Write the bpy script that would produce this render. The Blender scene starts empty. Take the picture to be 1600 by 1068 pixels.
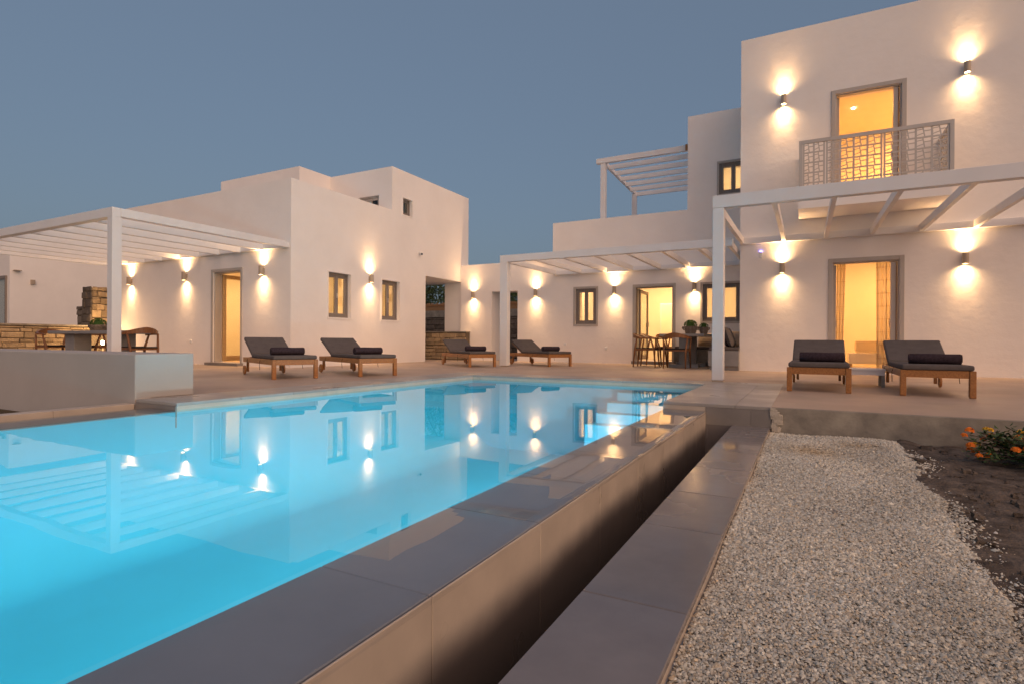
import bpy, math, random
import numpy as np
from mathutils import Vector, Matrix
random.seed(7); np.random.seed(7)
R = math.radians
S = bpy.context.scene
COL = S.collection

# ------------------------------------------------------------------ camera
CH = 0.65
cam = bpy.data.cameras.new('camera'); camo = bpy.data.objects.new('camera', cam); COL.objects.link(camo)
yaw, pit, rol = R(27.89), R(-0.05), R(0.335)
F = Vector((-math.sin(yaw)*math.cos(pit), math.cos(yaw)*math.cos(pit), math.sin(pit)))
Rt = Vector((math.cos(yaw), math.sin(yaw), 0)); U = Rt.cross(F)
R2 = Rt*math.cos(rol)+U*math.sin(rol); U2 = -Rt*math.sin(rol)+U*math.cos(rol)
m = Matrix((R2, U2, -F)).transposed().to_4x4(); m.translation = Vector((0, 0, CH))
camo.matrix_world = m
cam.sensor_width = 36; cam.lens = 36*869.5/1600; cam.clip_start = .05; cam.clip_end = 3000
S.camera = camo
# ------------------------------------------------------------------ sky, sun, exposure
W = bpy.data.worlds.new('World'); S.world = W; W.use_nodes = True
nt = W.node_tree; nt.nodes.clear()
out = nt.nodes.new('ShaderNodeOutputWorld'); bg = nt.nodes.new('ShaderNodeBackground')
sky = nt.nodes.new('ShaderNodeTexSky'); sky.sky_type = 'NISHITA'; sky.sun_disc = False
SUN_EL, SUN_AZ = 6.0, 124.0          # dusk: afterglow low behind the camera, on its right
sky.sun_elevation = R(SUN_EL); sky.sun_rotation = R(SUN_AZ)
sky.air_density = 1.0; sky.dust_density = 5.0; sky.ozone_density = 2.0
veil = nt.nodes.new('ShaderNodeVectorMath'); veil.operation = 'MULTIPLY_ADD'      # thin even dusk haze over the clear sky
veil.inputs[1].default_value = (.2, .2, .2); veil.inputs[2].default_value = (.40, .52, .725)
nt.links.new(sky.outputs[0], veil.inputs[0]); nt.links.new(veil.outputs[0], bg.inputs[0]); nt.links.new(bg.outputs[0], out.inputs[0])
bg.inputs[1].default_value = 0.115
sl = bpy.data.lights.new('sun', 'SUN'); slo = bpy.data.objects.new('sun', sl); COL.objects.link(slo)
sl.energy = 0.80; sl.angle = R(80); sl.color = (1.0, .60, .40)
az, el = R(SUN_AZ), R(33)
sd = Vector((math.sin(az)*math.cos(el), math.cos(az)*math.cos(el), math.sin(el)))
slo.rotation_euler = (-sd).to_track_quat('-Z', 'Y').to_euler()
S.view_settings.view_transform = 'Standard'; S.view_settings.look = 'None'
S.view_settings.exposure = 1.3; S.view_settings.gamma = 1; S.view_settings.use_curve_mapping = False
S.render.engine = 'CYCLES'
cy = S.cycles
cy.use_denoising = True; cy.max_bounces = 8; cy.diffuse_bounces = 4; cy.glossy_bounces = 4
cy.transparent_max_bounces = 12; cy.sample_clamp_indirect = 6; cy.caustics_reflective = False; cy.caustics_refractive = False
cy.use_adaptive_sampling = True; cy.adaptive_threshold = 0.012

# ------------------------------------------------------------------ materials
def srgb(r, g, b):
    f = lambda c: (c/255/12.92) if c/255 <= .04045 else ((c/255+.055)/1.055)**2.4
    return (f(r), f(g), f(b), 1)

def mat(name, col, rough=.6, spec=.5, metal=0, var=.12, vscale=3.0, bump=0, bscale=60, detail=6, dist=.01, coat=0, stretch=None, rvar=0, col2=None, objvar=0, emis=None):
    M = bpy.data.materials.new(name); M.use_nodes = True; n = M.node_tree.nodes; l = M.node_tree.links
    b = n['Principled BSDF']
    b.inputs['Roughness'].default_value = rough; b.inputs['Metallic'].default_value = metal
    b.inputs['Specular IOR Level'].default_value = spec
    if coat: b.inputs['Coat Weight'].default_value = coat; b.inputs['Coat Roughness'].default_value = .1
    tc = n.new('ShaderNodeTexCoord'); mp = n.new('ShaderNodeMapping'); l.new(tc.outputs['Object'], mp.inputs[0])
    if stretch: mp.inputs['Scale'].default_value = stretch
    no = n.new('ShaderNodeTexNoise'); no.inputs['Scale'].default_value = vscale; no.inputs['Detail'].default_value = detail
    no.inputs['Roughness'].default_value = .6
    l.new(mp.outputs[0], no.inputs['Vector'])
    mx = n.new('ShaderNodeMix'); mx.data_type = 'RGBA'
    c = col[:3]
    lo = col2[:3] if col2 else [x*(1-var) for x in c]; hi = c if col2 else [min(1, x*(1+var)) for x in c]
    mx.inputs[6].default_value = (*lo, 1); mx.inputs[7].default_value = (*hi, 1)
    rp = n.new('ShaderNodeMapRange'); rp.inputs[1].default_value = .32; rp.inputs[2].default_value = .68
    l.new(no.outputs[0], rp.inputs[0]); l.new(rp.outputs[0], mx.inputs[0])
    last = mx.outputs[2]
    if objvar:
        oi = n.new('ShaderNodeObjectInfo'); hs = n.new('ShaderNodeHueSaturation'); mr = n.new('ShaderNodeMapRange')
        mr.inputs[3].default_value = 1-objvar; mr.inputs[4].default_value = 1+objvar
        l.new(oi.outputs['Random'], mr.inputs[0]); l.new(mr.outputs[0], hs.inputs['Value']); l.new(last, hs.inputs['Color']); last = hs.outputs[0]
    l.new(last, b.inputs['Base Color'])
    if rvar:
        r2 = n.new('ShaderNodeMapRange'); r2.inputs[3].default_value = max(.02, rough-rvar); r2.inputs[4].default_value = rough+rvar
        n2 = n.new('ShaderNodeTexNoise'); n2.inputs['Scale'].default_value = vscale*.8; n2.inputs['Detail'].default_value = 3
        l.new(tc.outputs['Object'], n2.inputs['Vector']); l.new(n2.outputs[0], r2.inputs[0]); r2.inputs[1].default_value = .3; r2.inputs[2].default_value = .7
        l.new(r2.outputs[0], b.inputs['Roughness'])
    if bump:
        nb = n.new('ShaderNodeTexNoise'); nb.inputs['Scale'].default_value = bscale; nb.inputs['Detail'].default_value = 4
        l.new(mp.outputs[0], nb.inputs['Vector'])
        bp = n.new('ShaderNodeBump'); bp.inputs['Strength'].default_value = bump; bp.inputs['Distance'].default_value = dist
        l.new(nb.outputs[0], bp.inputs['Height']); l.new(bp.outputs[0], b.inputs['Normal'])
    if emis:
        b.inputs['Emission Color'].default_value = (*emis[0], 1); b.inputs['Emission Strength'].default_value = emis[1]
    return M

M = {}
M['plaster'] = mat('white_plaster', (.84, .80, .765), .85, .3, var=.035, vscale=.9, bump=.42, bscale=6, dist=.014)
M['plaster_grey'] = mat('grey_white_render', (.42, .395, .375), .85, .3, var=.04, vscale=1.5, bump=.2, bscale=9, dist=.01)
M['plaster_room'] = mat('room_plaster', (.80, .74, .62), .8, .3, var=.02)
M['ceiling'] = mat('room_ceiling', (.8, .74, .62), .85, .3, var=.02)
M['metal_white'] = mat('white_painted_metal', (.75, .735, .73), .45, .4, var=.03, vscale=2, bump=.03, bscale=30)
M['taupe'] = mat('taupe_window_paint', (.235, .20, .175), .45, .4, var=.05)
M['taupe_light'] = mat('light_taupe_frame_paint', (.45, .41, .375), .5, .4, var=.04)
M['rail_paint'] = mat('railing_paint', (.50, .47, .44), .45, .4, var=.03)
M['tile_grey'] = mat('wet_grey_tile', (.20, .178, .17), .2, .5, var=.14, vscale=2.2, bump=.05, bscale=18, rvar=.13, objvar=.10)
M['tile_gutter_shade'] = mat('gutter_shade_tile', (.055, .048, .045), .25, .5, var=.2, vscale=3)  # wet gutter tile, colour darkened to deepen the shade in the gutter
M['tile_lip'] = mat('submerged_grey_tile', (.205, .215, .235), .3, .5, var=.10, vscale=2.2, objvar=.05)
M['tile_pale'] = mat('pale_grey_tile', (.33, .305, .285), .38, .5, var=.08, vscale=2.5, bump=.04, bscale=22, rvar=.12, objvar=.06)
M['tile_face'] = mat('brown_grey_tile_face', (.22, .20, .185), .4, .5, var=.10, vscale=3, objvar=.05)
M['beige_face'] = mat('beige_tile_face', (.52, .44, .36), .35, .5, var=.10, vscale=3.5, rvar=.1, bump=.05, bscale=14, objvar=.05)
M['face_wet_shade'] = mat('wet_shaded_face_tile', (.50, .42, .34), .35, .5, var=.10, vscale=3.5, rvar=.1, bump=.05, bscale=14, objvar=.05)
fw_ = M['face_wet_shade'].node_tree; fn = fw_.nodes; fl = fw_.links       # gutter shade painted into the lower part of the wet gutter wall
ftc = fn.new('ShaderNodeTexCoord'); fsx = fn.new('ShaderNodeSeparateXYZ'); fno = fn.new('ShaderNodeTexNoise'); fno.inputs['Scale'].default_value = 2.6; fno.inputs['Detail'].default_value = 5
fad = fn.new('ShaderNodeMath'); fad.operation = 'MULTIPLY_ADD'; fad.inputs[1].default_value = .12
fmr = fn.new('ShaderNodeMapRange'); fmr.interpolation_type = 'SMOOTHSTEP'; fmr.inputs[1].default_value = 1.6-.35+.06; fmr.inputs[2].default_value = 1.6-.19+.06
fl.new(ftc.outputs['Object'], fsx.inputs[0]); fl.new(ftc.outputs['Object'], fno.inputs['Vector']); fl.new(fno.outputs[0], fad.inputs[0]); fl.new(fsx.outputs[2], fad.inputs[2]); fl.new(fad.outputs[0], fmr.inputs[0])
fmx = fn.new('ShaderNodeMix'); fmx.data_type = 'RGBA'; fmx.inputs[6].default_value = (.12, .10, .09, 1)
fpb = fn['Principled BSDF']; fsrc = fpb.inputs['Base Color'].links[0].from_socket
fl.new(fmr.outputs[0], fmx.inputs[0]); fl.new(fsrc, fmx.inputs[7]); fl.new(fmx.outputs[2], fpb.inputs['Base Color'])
M['deck'] = mat('stamped_deck', (.43, .325, .25), .55, .4, var=.12, vscale=1.1, bump=.12, bscale=30, rvar=.12)
M['concrete'] = mat('rough_concrete', (.36, .325, .265), .85, .3, vscale=4.5, col2=(.20, .18, .155), bump=.5, bscale=25, dist=.01)
M['mortar'] = mat('mortar_patch', (.48, .43, .36), .9, .2, var=.2, vscale=14, bump=.8, bscale=40)
M['pool'] = mat('pool_plaster', (.09, .56, .73), .6, .3, var=.03, vscale=1.5)
M['pool_step'] = mat('pool_step_blue', (.16, .62, .80), .5, .3, var=.03)
M['wood'] = mat('oiled_hardwood', (.42, .19, .062), .42, .4, vscale=6, col2=(.26, .11, .036), stretch=(1, 9, 9), bump=.06, bscale=30)
M['wood_chair'] = mat('dark_teak', (.26, .11, .04), .4, .4, vscale=8, col2=(.15, .06, .024), stretch=(4, 4, 1))
M['cushion'] = mat('charcoal_fabric', (.115, .100, .096), .95, .2, var=.10, vscale=8, bump=.35, bscale=260, dist=.003)
M['towel'] = mat('plum_towel', (.045, .032, .040), 1, .1, var=.25, vscale=30, bump=.9, bscale=150, dist=.006)
M['cord'] = mat('dark_cord', (.025, .018, .015), .8, .3, var=.3, vscale=40)
M['cushion_beige'] = mat('beige_cushion', (.42, .33, .25), .95, .2, var=.08)
M['table_conc'] = mat('grey_concrete_table', (.24, .235, .235), .6, .4, var=.10, vscale=4, bump=.1)
M['lamp_metal'] = mat('bronze_lamp_metal', (.42, .34, .26), .45, .5, metal=.1, var=.05)
M['stone'] = mat('ochre_fieldstone', (.44, .33, .20), .9, .2, vscale=7, col2=(.29, .22, .14), bump=.6, bscale=22, dist=.02, objvar=.28)
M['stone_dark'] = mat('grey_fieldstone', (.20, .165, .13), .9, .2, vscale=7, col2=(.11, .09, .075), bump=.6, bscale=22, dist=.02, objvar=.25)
M['joint'] = mat('stone_joint', (.14, .11, .08), .95, .1, var=.2, vscale=20)
M['pot'] = mat('rustic_pot', (.25, .20, .155), .9, .2, vscale=20, col2=(.13, .10, .08), bump=.6, bscale=40)
M['moss'] = mat('green_succulent', (.05, .12, .02), .7, .3, var=.4, vscale=60, objvar=.1)
M['leaf'] = mat('tree_leaf', (.045, .075, .028), .6, .3, var=.4, vscale=4)
M['leaf2'] = mat('shrub_leaf', (.06, .105, .028), .5, .4, var=.45, vscale=30)
M['bark'] = mat('bark', (.10, .075, .055), .9, .2, var=.3, vscale=12, bump=.6)
M['petal_orange'] = mat('orange_petal', (.85, .20, .012), .6, .3, var=.2, vscale=50, objvar=.12)
M['petal_yellow'] = mat('yellow_petal', (.90, .48, .03), .6, .3, var=.2, vscale=50)
M['reed'] = mat('reed', (.33, .20, .105), .9, .2, var=.25, vscale=14, stretch=(8, 8, .6))
M['black'] = mat('black_rubber', (.02, .02, .02), .6, .3)
M['curtain'] = mat('sheer_curtain', (.70, .60, .45), .9, .1, var=.04)
cm = M['curtain'].node_tree; cmx = cm.nodes.new('ShaderNodeMixShader'); ctr = cm.nodes.new('ShaderNodeBsdfTransparent'); cmx.inputs[0].default_value = .42
cm.links.new(cm.nodes['Principled BSDF'].outputs[0], cmx.inputs[1]); cm.links.new(ctr.outputs[0], cmx.inputs[2]); cm.links.new(cmx.outputs[0], cm.nodes['Material Output'].inputs[0])
M['curtain_line'] = mat('curtain_check', (.34, .27, .18), .9, .1)
M['plastic_white'] = mat('white_plastic', (.75, .75, .75), .4, .5, var=.01)
M['wood_light'] = mat('pale_wood', (.52, .36, .19), .5, .4, vscale=8, col2=(.42, .28, .14), stretch=(1, 1, 6))
M['bulb'] = mat('lamp_diffuser', (.9, .8, .6), .5, .3, emis=((1, .72, .36), 22))
M['ledblue'] = mat('blue_led', (.3, .3, .9), .5, .3, emis=((.25, .2, 1), 6))
M['poollens'] = mat('pool_lamp_lens', (.9, .95, 1), .5, .3, emis=((.7, .92, 1), 6))
M['downlight'] = mat('downlight_lens', (.9, .85, .7), .5, .3, emis=((1, .8, .5), 9))

def glass(name, tint=(.9, .92, .9), rough=.02, ior=1.45):
    G = bpy.data.materials.new(name); G.use_nodes = True; n = G.node_tree.nodes; l = G.node_tree.links
    n.clear(); o = n.new('ShaderNodeOutputMaterial'); mx = n.new('ShaderNodeMixShader'); fr = n.new('ShaderNodeFresnel')
    t = n.new('ShaderNodeBsdfTransparent'); g = n.new('ShaderNodeBsdfGlossy')
    ge = n.new('ShaderNodeNewGeometry'); ma = n.new('ShaderNodeMath'); ma.operation = 'MULTIPLY_ADD'
    ma.inputs[1].default_value = 1/ior-ior; ma.inputs[2].default_value = ior
    l.new(ge.outputs['Backfacing'], ma.inputs[0]); l.new(ma.outputs[0], fr.inputs[0]); t.inputs[0].default_value = (*tint, 1); g.inputs['Roughness'].default_value = rough
    l.new(fr.outputs[0], mx.inputs[0]); l.new(t.outputs[0], mx.inputs[1]); l.new(g.outputs[0], mx.inputs[2]); l.new(mx.outputs[0], o.inputs[0])
    return G, n, l, fr, g
M['glass'] = glass('window_glass')[0]
for wname, wt in (('pool_water', (.60, .97, 1.0)), ('water_film', (.97, .97, .97))):
  Wm, n, l, fr, g = glass(wname, wt, .012, 1.48)
  tc = n.new('ShaderNodeTexCoord'); mp = n.new('ShaderNodeMapping'); mp.inputs['Scale'].default_value = (1, .45, 1)
  nb = n.new('ShaderNodeTexNoise'); nb.inputs['Scale'].default_value = 1.1; nb.inputs['Detail'].default_value = 2
  bp = n.new('ShaderNodeBump'); bp.inputs['Strength'].default_value = .09; bp.inputs['Distance'].default_value = .02
  l.new(tc.outputs['Object'], mp.inputs[0]); l.new(mp.outputs[0], nb.inputs['Vector']); l.new(nb.outputs[0], bp.inputs['Height'])
  l.new(bp.outputs[0], g.inputs['Normal']); l.new(bp.outputs[0], fr.inputs['Normal'])
  M['water' if wname == 'pool_water' else 'film'] = Wm


def vmat(name, rough=.9, spec=.2):
    V = bpy.data.materials.new(name); V.use_nodes = True; n = V.node_tree.nodes; l = V.node_tree.links
    a = n.new('ShaderNodeAttribute'); a.attribute_name = 'tone'; b = n['Principled BSDF']
    b.inputs['Roughness'].default_value = rough; b.inputs['Specular IOR Level'].default_value = spec
    l.new(a.outputs['Color'], b.inputs['Base Color'])
    return V
M['gravel'] = vmat('gravel_stone', .8, .3)
M['soil'] = mat('garden_soil', (.175, .142, .115), .95, .15, vscale=9, col2=(.070, .054, .043), bump=.8, bscale=45, dist=.02)
M['ground'] = mat('dry_ground', (.16, .125, .09), .95, .1, vscale=.4, col2=(.09, .075, .05), bump=.4, bscale=8)
M['gravelbed'] = mat('gravel_bed', (.22, .19, .165), .95, .1, var=.3, vscale=60)

# ------------------------------------------------------------------ mesh helpers
WL = {}     # world location of every parent, for parts modelled in world space
class MB:
    def __init__(s): s.v = []; s.f = []
    def box(s, x0, x1, y0, y1, z0, z1, jit=0):
        i = len(s.v)
        for z in (z0, z1):
            for x, y in ((x0, y0), (x1, y0), (x1, y1), (x0, y1)):
                s.v.append((x+random.uniform(-jit, jit), y+random.uniform(-jit, jit), z+random.uniform(-jit, jit)))
        s.f += [(i, i+3, i+2, i+1), (i+4, i+5, i+6, i+7), (i, i+1, i+5, i+4), (i+1, i+2, i+6, i+5), (i+2, i+3, i+7, i+6), (i+3, i, i+4, i+7)]
        return s
    def obox(s, c, ax, ay, az, hx, hy, hz):
        i = len(s.v); c = Vector(c)
        for k in (-1, 1):
            for a, b in ((-1, -1), (1, -1), (1, 1), (-1, 1)):
                s.v.append(tuple(c+ax*hx*a+ay*hy*b+az*hz*k))
        s.f += [(i, i+3, i+2, i+1), (i+4, i+5, i+6, i+7), (i, i+1, i+5, i+4), (i+1, i+2, i+6, i+5), (i+2, i+3, i+7, i+6), (i+3, i, i+4, i+7)]
        return s
    def bar(s, p, q, w, h, up=(0, 0, 1)):
        p = Vector(p); q = Vector(q); d = (q-p); L = d.length; d.normalize()
        up = Vector(up); a = d.cross(up)
        if a.length < 1e-4: a = d.cross(Vector((1, 0, 0)))
        a.normalize(); b = a.cross(d)
        return s.obox((p+q)/2, d, a, b, L/2, w/2, h/2)
    def tube(s, pts, rad, n=8, cap=True, flat=1.0):
        pts = [Vector(p) for p in pts]; rings = []
        if not isinstance(rad, (list, tuple)): rad = [rad]*len(pts)
        prev = None
        for k, p in enumerate(pts):
            d = (pts[min(k+1, len(pts)-1)]-pts[max(k-1, 0)]).normalized()
            a = d.cross(Vector((0, 0, 1)))
            if a.length < .05: a = d.cross(Vector((0, 1, 0)))
            a.normalize()
            if prev and a.dot(prev) < 0: a = -a
            prev = a; b = d.cross(a); i = len(s.v); rings.append(i)
            for j in range(n):
                t = 2*math.pi*j/n; s.v.append(tuple(p+a*math.cos(t)*rad[k]+b*math.sin(t)*rad[k]*flat))
        for k in range(len(pts)-1):
            for j in range(n):
                a, b = rings[k], rings[k+1]; s.f.append((a+j, a+(j+1) % n, b+(j+1) % n, b+j))
        if cap:
            s.f.append(tuple(rings[0]+j for j in range(n))[::-1]); s.f.append(tuple(rings[-1]+j for j in range(n)))
        return s
    def quad(s, *p):
        i = len(s.v); s.v += [tuple(q) for q in p]; s.f.append(tuple(range(i, i+len(p)))); return s
    def build(s, name, mt, parent=None, local=False, smooth=False, bevel=0, seg=2, loc=None):
        off = Vector((0, 0, 0))
        me = bpy.data.meshes.new(name)
        v = s.v
        if parent is not None and not local:
            w = WL.get(parent.name, Vector((0, 0, 0))); v = [(a-w.x, b-w.y, c-w.z) for a, b, c in v]; WLo = w
        elif parent is None and loc is not None:
            v = [(a-loc[0], b-loc[1], c-loc[2]) for a, b, c in v]; WLo = Vector(loc)
        else: WLo = WL.get(parent.name, Vector((0, 0, 0))) if parent else Vector((0, 0, 0))
        me.from_pydata(v, [], s.f); me.update()
        if smooth:
            me.shade_smooth()
        me.materials.append(M[mt] if isinstance(mt, str) else mt)
        o = bpy.data.objects.new(name, me); COL.objects.link(o)
        if parent is not None: o.parent = parent
        elif loc is not None: o.location = loc
        WL[o.name] = WLo.copy()
        if bevel:
            b = o.modifiers.new('bevel', 'BEVEL'); b.width = bevel; b.segments = seg; b.limit_method = 'ANGLE'; b.angle_limit = R(40); b.harden_normals = False
        return o

def tag(o, label=None, cat=None, group=None, kind=None):
    if label: o['label'] = label
    if cat: o['category'] = cat
    if group: o['group'] = group
    if kind: o['kind'] = kind
    return o
def empty(name, loc, label=None, cat=None, group=None, rz=0):
    o = bpy.data.objects.new(name, None); COL.objects.link(o); o.location = loc; o.rotation_euler = (0, 0, rz)
    o.empty_display_size = .2
    WL[o.name] = Vector(loc); return tag(o, label, cat, group)
def struct(o): o['kind'] = 'structure'; return o
def copy_tree(o, parent=None, skip=()):
    c = o.copy(); COL.objects.link(c)
    if parent is not None: c.parent = parent
    for ch in list(o.children):
        if ch.name.split('.')[0] in skip: continue
        copy_tree(ch, c)
    return c

def slab(plane, p, t, rects, holes=()):
    """solid sheet: plane 'y' faces -Y at Y=p and goes t deep; 'x' faces +X at X=p and goes t deep to -X; 'z' faces up at Z=p"""
    us = sorted({round(v, 4) for r in list(rects)+list(holes) for v in (r[0], r[1])})
    ws = sorted({round(v, 4) for r in list(rects)+list(holes) for v in (r[2], r[3])})
    def solid(i, j):
        if i < 0 or j < 0 or i >= len(us)-1 or j >= len(ws)-1: return False
        u = (us[i]+us[i+1])/2; w = (ws[j]+ws[j+1])/2
        if any(h[0] < u < h[1] and h[2] < w < h[3] for h in holes): return False
        return any(r[0] < u < r[1] and r[2] < w < r[3] for r in rects)
    mb = MB(); ix = {}
    def V(i, j, k):
        if (i, j, k) not in ix:
            u, w = us[i], ws[j]
            P = {'y': (u, p+k*t, w), 'x': (p-k*t, u, w), 'z': (u, w, p-k*t)}[plane]
            ix[(i, j, k)] = len(mb.v); mb.v.append(P)
        return ix[(i, j, k)]
    def q(*a): mb.f.append(a)
    for i in range(len(us)-1):
        for j in range(len(ws)-1):
            if not solid(i, j): continue
            q(V(i, j, 0), V(i+1, j, 0), V(i+1, j+1, 0), V(i, j+1, 0)); q(V(i, j, 1), V(i, j+1, 1), V(i+1, j+1, 1), V(i+1, j, 1))
            if not solid(i-1, j): q(V(i, j, 0), V(i, j+1, 0), V(i, j+1, 1), V(i, j, 1))
            if not solid(i+1, j): q(V(i+1, j, 0), V(i+1, j, 1), V(i+1, j+1, 1), V(i+1, j+1, 0))
            if not solid(i, j-1): q(V(i, j, 0), V(i, j, 1), V(i+1, j, 1), V(i+1, j, 0))
            if not solid(i, j+1): q(V(i, j+1, 0), V(i+1, j+1, 0), V(i+1, j+1, 1), V(i, j+1, 1))
    return mb
def wbox(mb, plane, p, a0, a1, b0, b1, z0, z1):
    """box on a wall: a along the wall, b depth into it (negative = proud)"""
    if plane == 'y': mb.box(a0, a1, p+b0, p+b1, z0, z1)
    else: mb.box(p-b1, p-b0, a0, a1, z0, z1)
    return mb

# ------------------------------------------------------------------ ground
gm = MB(); 
gm.quad((-700, -700, -.9), (700, -700, -.9), (700, -6.2, -.9), (-700, -6.2, -.9))
mb = slab('z', -.30, .4, [(-700, 700, -700, 700)], [(-6.60, .95, -6.2, 9.5), (-24, -6.60, -6.2, 3.40)])
struct(mb.build('ground', 'ground'))
struct(MB().box(-24, -6.61, -6.2, 3.42, -1.1, -.50).build('sunken_ground', 'concrete'))

# soil with clods
def heightmesh(name, x0, x1, y0, y1, nx, ny, z, mt, amp, holes=None):
    xs = np.linspace(x0, x1, nx); ys = np.linspace(y0, y1, ny)
    X, Y = np.meshgrid(xs, ys)
    Z = np.zeros_like(X)
    rs = np.random.RandomState(3)
    for sc, a in ((1.2, .5), (3.1, .4), (7.3, .30), (15, .28), (31, .22)):
        for _ in range(7):
            th = rs.uniform(0, 6.28); ph = rs.uniform(0, 6.28); k = sc*rs.uniform(.7, 1.4)
            Z += a*amp/2.6*np.sin(k*(X*np.cos(th)+Y*np.sin(th))+ph+1.3*np.sin(k*.6*(X*np.sin(th)-Y*np.cos(th))+ph*2))
    Z += z
    ed = np.interp(Y, [.75, 2.4, 3.7, 5.0, 6.2], [.57, .61, .67, .72, .78])
    Z -= .05*np.clip((ed-.02-X)/.08, 0, 1)
    v = np.stack([X, Y, Z], -1).reshape(-1, 3)
    f = [(j*nx+i, j*nx+i+1, (j+1)*nx+i+1, (j+1)*nx+i) for j in range(ny-1) for i in range(nx-1)]
    b = MB(); b.v = [tuple(p) for p in v.tolist()]; b.f = f
    return b.build(name, mt, smooth=True), Z
so, _ = heightmesh('garden_soil', -.27, 5.2, .3, 6.18, 260, 260, -.262, 'soil', .022)
struct(so)
struct(MB().box(5.2, 9, -6.2, 6.18, -.34, -.262).box(-.27, 5.2, -6.2, .3, -.34, -.262).build('garden_soil_far', 'soil'))

# ------------------------------------------------------------------ terrace
deck = slab('z', 0, .28, [(-24, -6.43, 3.43, 16.5), (-6.43, 9, 9.88, 16.5), (-.31, 9, 6.27, 9.88), (-13.1, -8.4, 16.5, 18.6)])
struct(deck.build('terrace_floor', 'deck'))
st = slab('y', 6.20, .07, [(-.31, 9, -.6, -.002)])
struct(st.build('terrace_step_face', 'concrete'))
# rough mortar lump at the end of the tiled block
mm = MB()
for k in range(26):
    a = random.random(); z = -.02-.2*random.random(); x = -.305+.09*a*(.4+.6*random.random())
    mm.box(x-.02, x+.03, 6.180, 6.20, z-.025, z+.022, jit=.008)
struct(mm.build('mortar_patch', 'mortar'))

pool = empty('swimming_pool', (-3.5, 2, -1.6), 'long blue lit overflow pool in front of the white houses', 'pool')
b = MB()
# basin shell: walls with a coved foot, floor
DP = 1.35; RC = .55; prof = []
for k in range(9):
    t = math.pi/2*k/8; prof.append((-5.7+RC-RC*math.cos(t), -DP+RC-RC*math.sin(t)))
prof = [(-5.7, -.09)]+prof+[(-1.39-(px+5.7), pz) for px, pz in prof[::-1]]+[(-1.39, -.09)]
for xa, za in prof: b.v += [(xa, -6, za), (xa, 9.15, za)]
for k in range(len(prof)-1): b.f.append((2*k, 2*k+2, 2*k+3, 2*k+1))
b.quad((-5.7, 9.15, -DP), (-1.39, 9.15, -DP), (-1.39, 9.15, -.09), (-5.7, 9.15, -.09))
b.quad((-1.39, -6, -DP), (-5.7, -6, -DP), (-5.7, -6, -.09), (-1.39, -6, -.09))
bo = b.build('basin', 'pool', pool)
for p_ in bo.data.polygons[:len(prof)-1]: p_.use_smooth = True
for k in range(4):       # steps at the far right corner
    MB().box(-2.75-.10*k, -1.395, 9.14-.24*(k+1), 9.14-.24*k-.002, -1.34, -.17-.15*k).build('pool_step', 'pool_step', pool, bevel=.012)
# overflow lips: core walls
MB().box(-1.388, -.952, -6, 6.21, -1.5, -.1).build('lip_wall', 'beige_face', pool)
MB().box(-6.14, -5.702, -6, 3.44, -1.5, -.1).build('lip_wall', 'beige_face', pool)
MB().box(-6.42, -6.145, -6, 3.42, -.95, -.93).build('gutter_floor', 'tile_grey', pool)
MB().box(-.945, -.675, -6, 6.20, -.80, -.78).build('gutter_floor', 'tile_gutter_shade', pool)
# lip top tiles and lip face tiles
T = .735
y = -.9
k = 0
while y < 6.19:
    y1 = min(y+T, 6.195)
    MB().box(-1.386, -.956, y+.0015, y1-.0015, -.099, -.0795).build('lip_tile', 'tile_lip', pool, bevel=.003, seg=1)
    MB().box(-.951, -.944, y+.0015, y1-.0015, -.78, -.082).build('face_tile', 'face_wet_shade', pool, bevel=.002, seg=1)
    y = y1
y = -1.4
while y < 3.42:
    y1 = min(y+T, 3.425)
    MB().box(-6.138, -5.704, y+.0015, y1-.0015, -.099, -.0795).build('lip_tile', 'tile_lip', pool, bevel=.003, seg=1)
    y = y1
# pale far-side coping tiles
def coping(x0, x1, y0, y1):
    MB().box(x0+.0015, x1-.0015, y0+.0015, y1-.0015, -.03, .003).build('coping_tile', 'tile_pale', pool, bevel=.003, seg=1)
y = 3.43
while y < 9.14:
    y1 = min(y+T, 9.15); coping(-6.43, -5.695, y, y1); y = y1
x = -6.43
while x < -.32:
    x1 = min(x+T, -.31); coping(x, x1, 9.15, 9.88); x = x1
y = 6.20
for y1 in (6.935, 7.67, 8.405, 9.15):
    coping(-1.393, -.655, y, y1); coping(-.655, -.31, y, y1); y = y1
MB().box(-6.428, -5.70, 3.435, 9.15, -.086, -.0305).box(-6.428, -.312, 9.151, 9.879, -.086, -.0305).box(-1.389, -.312, 6.205, 9.149, -.086, -.0305).build('coping_bed', 'beige_face', pool)
# tiled front of the platform over the gutter
for x0, x1 in ((-.945, -.50), (-.50, -.31)):
    MB().box(x0+.001, x1-.001, 6.190, 6.2045, -.212, -.031).build('face_tile', 'tile_face', pool)
for x0, x1 in ((-1.392, -.947),):
    MB().box(x0, x1, 6.190, 6.2045, -.079, -.031).build('face_tile', 'beige_face', pool)
MB().box(-.945, -.31, 6.192, 6.203, -.8, -.2125).build('gutter_end', 'tile_grey', pool)
for x0, x1 in ((-6.43, -6.08), (-6.08, -5.695)):
    MB().box(x0+.001, x1-.001, 3.420, 3.434, -.25, -.031).build('face_tile', 'tile_face', pool)
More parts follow.
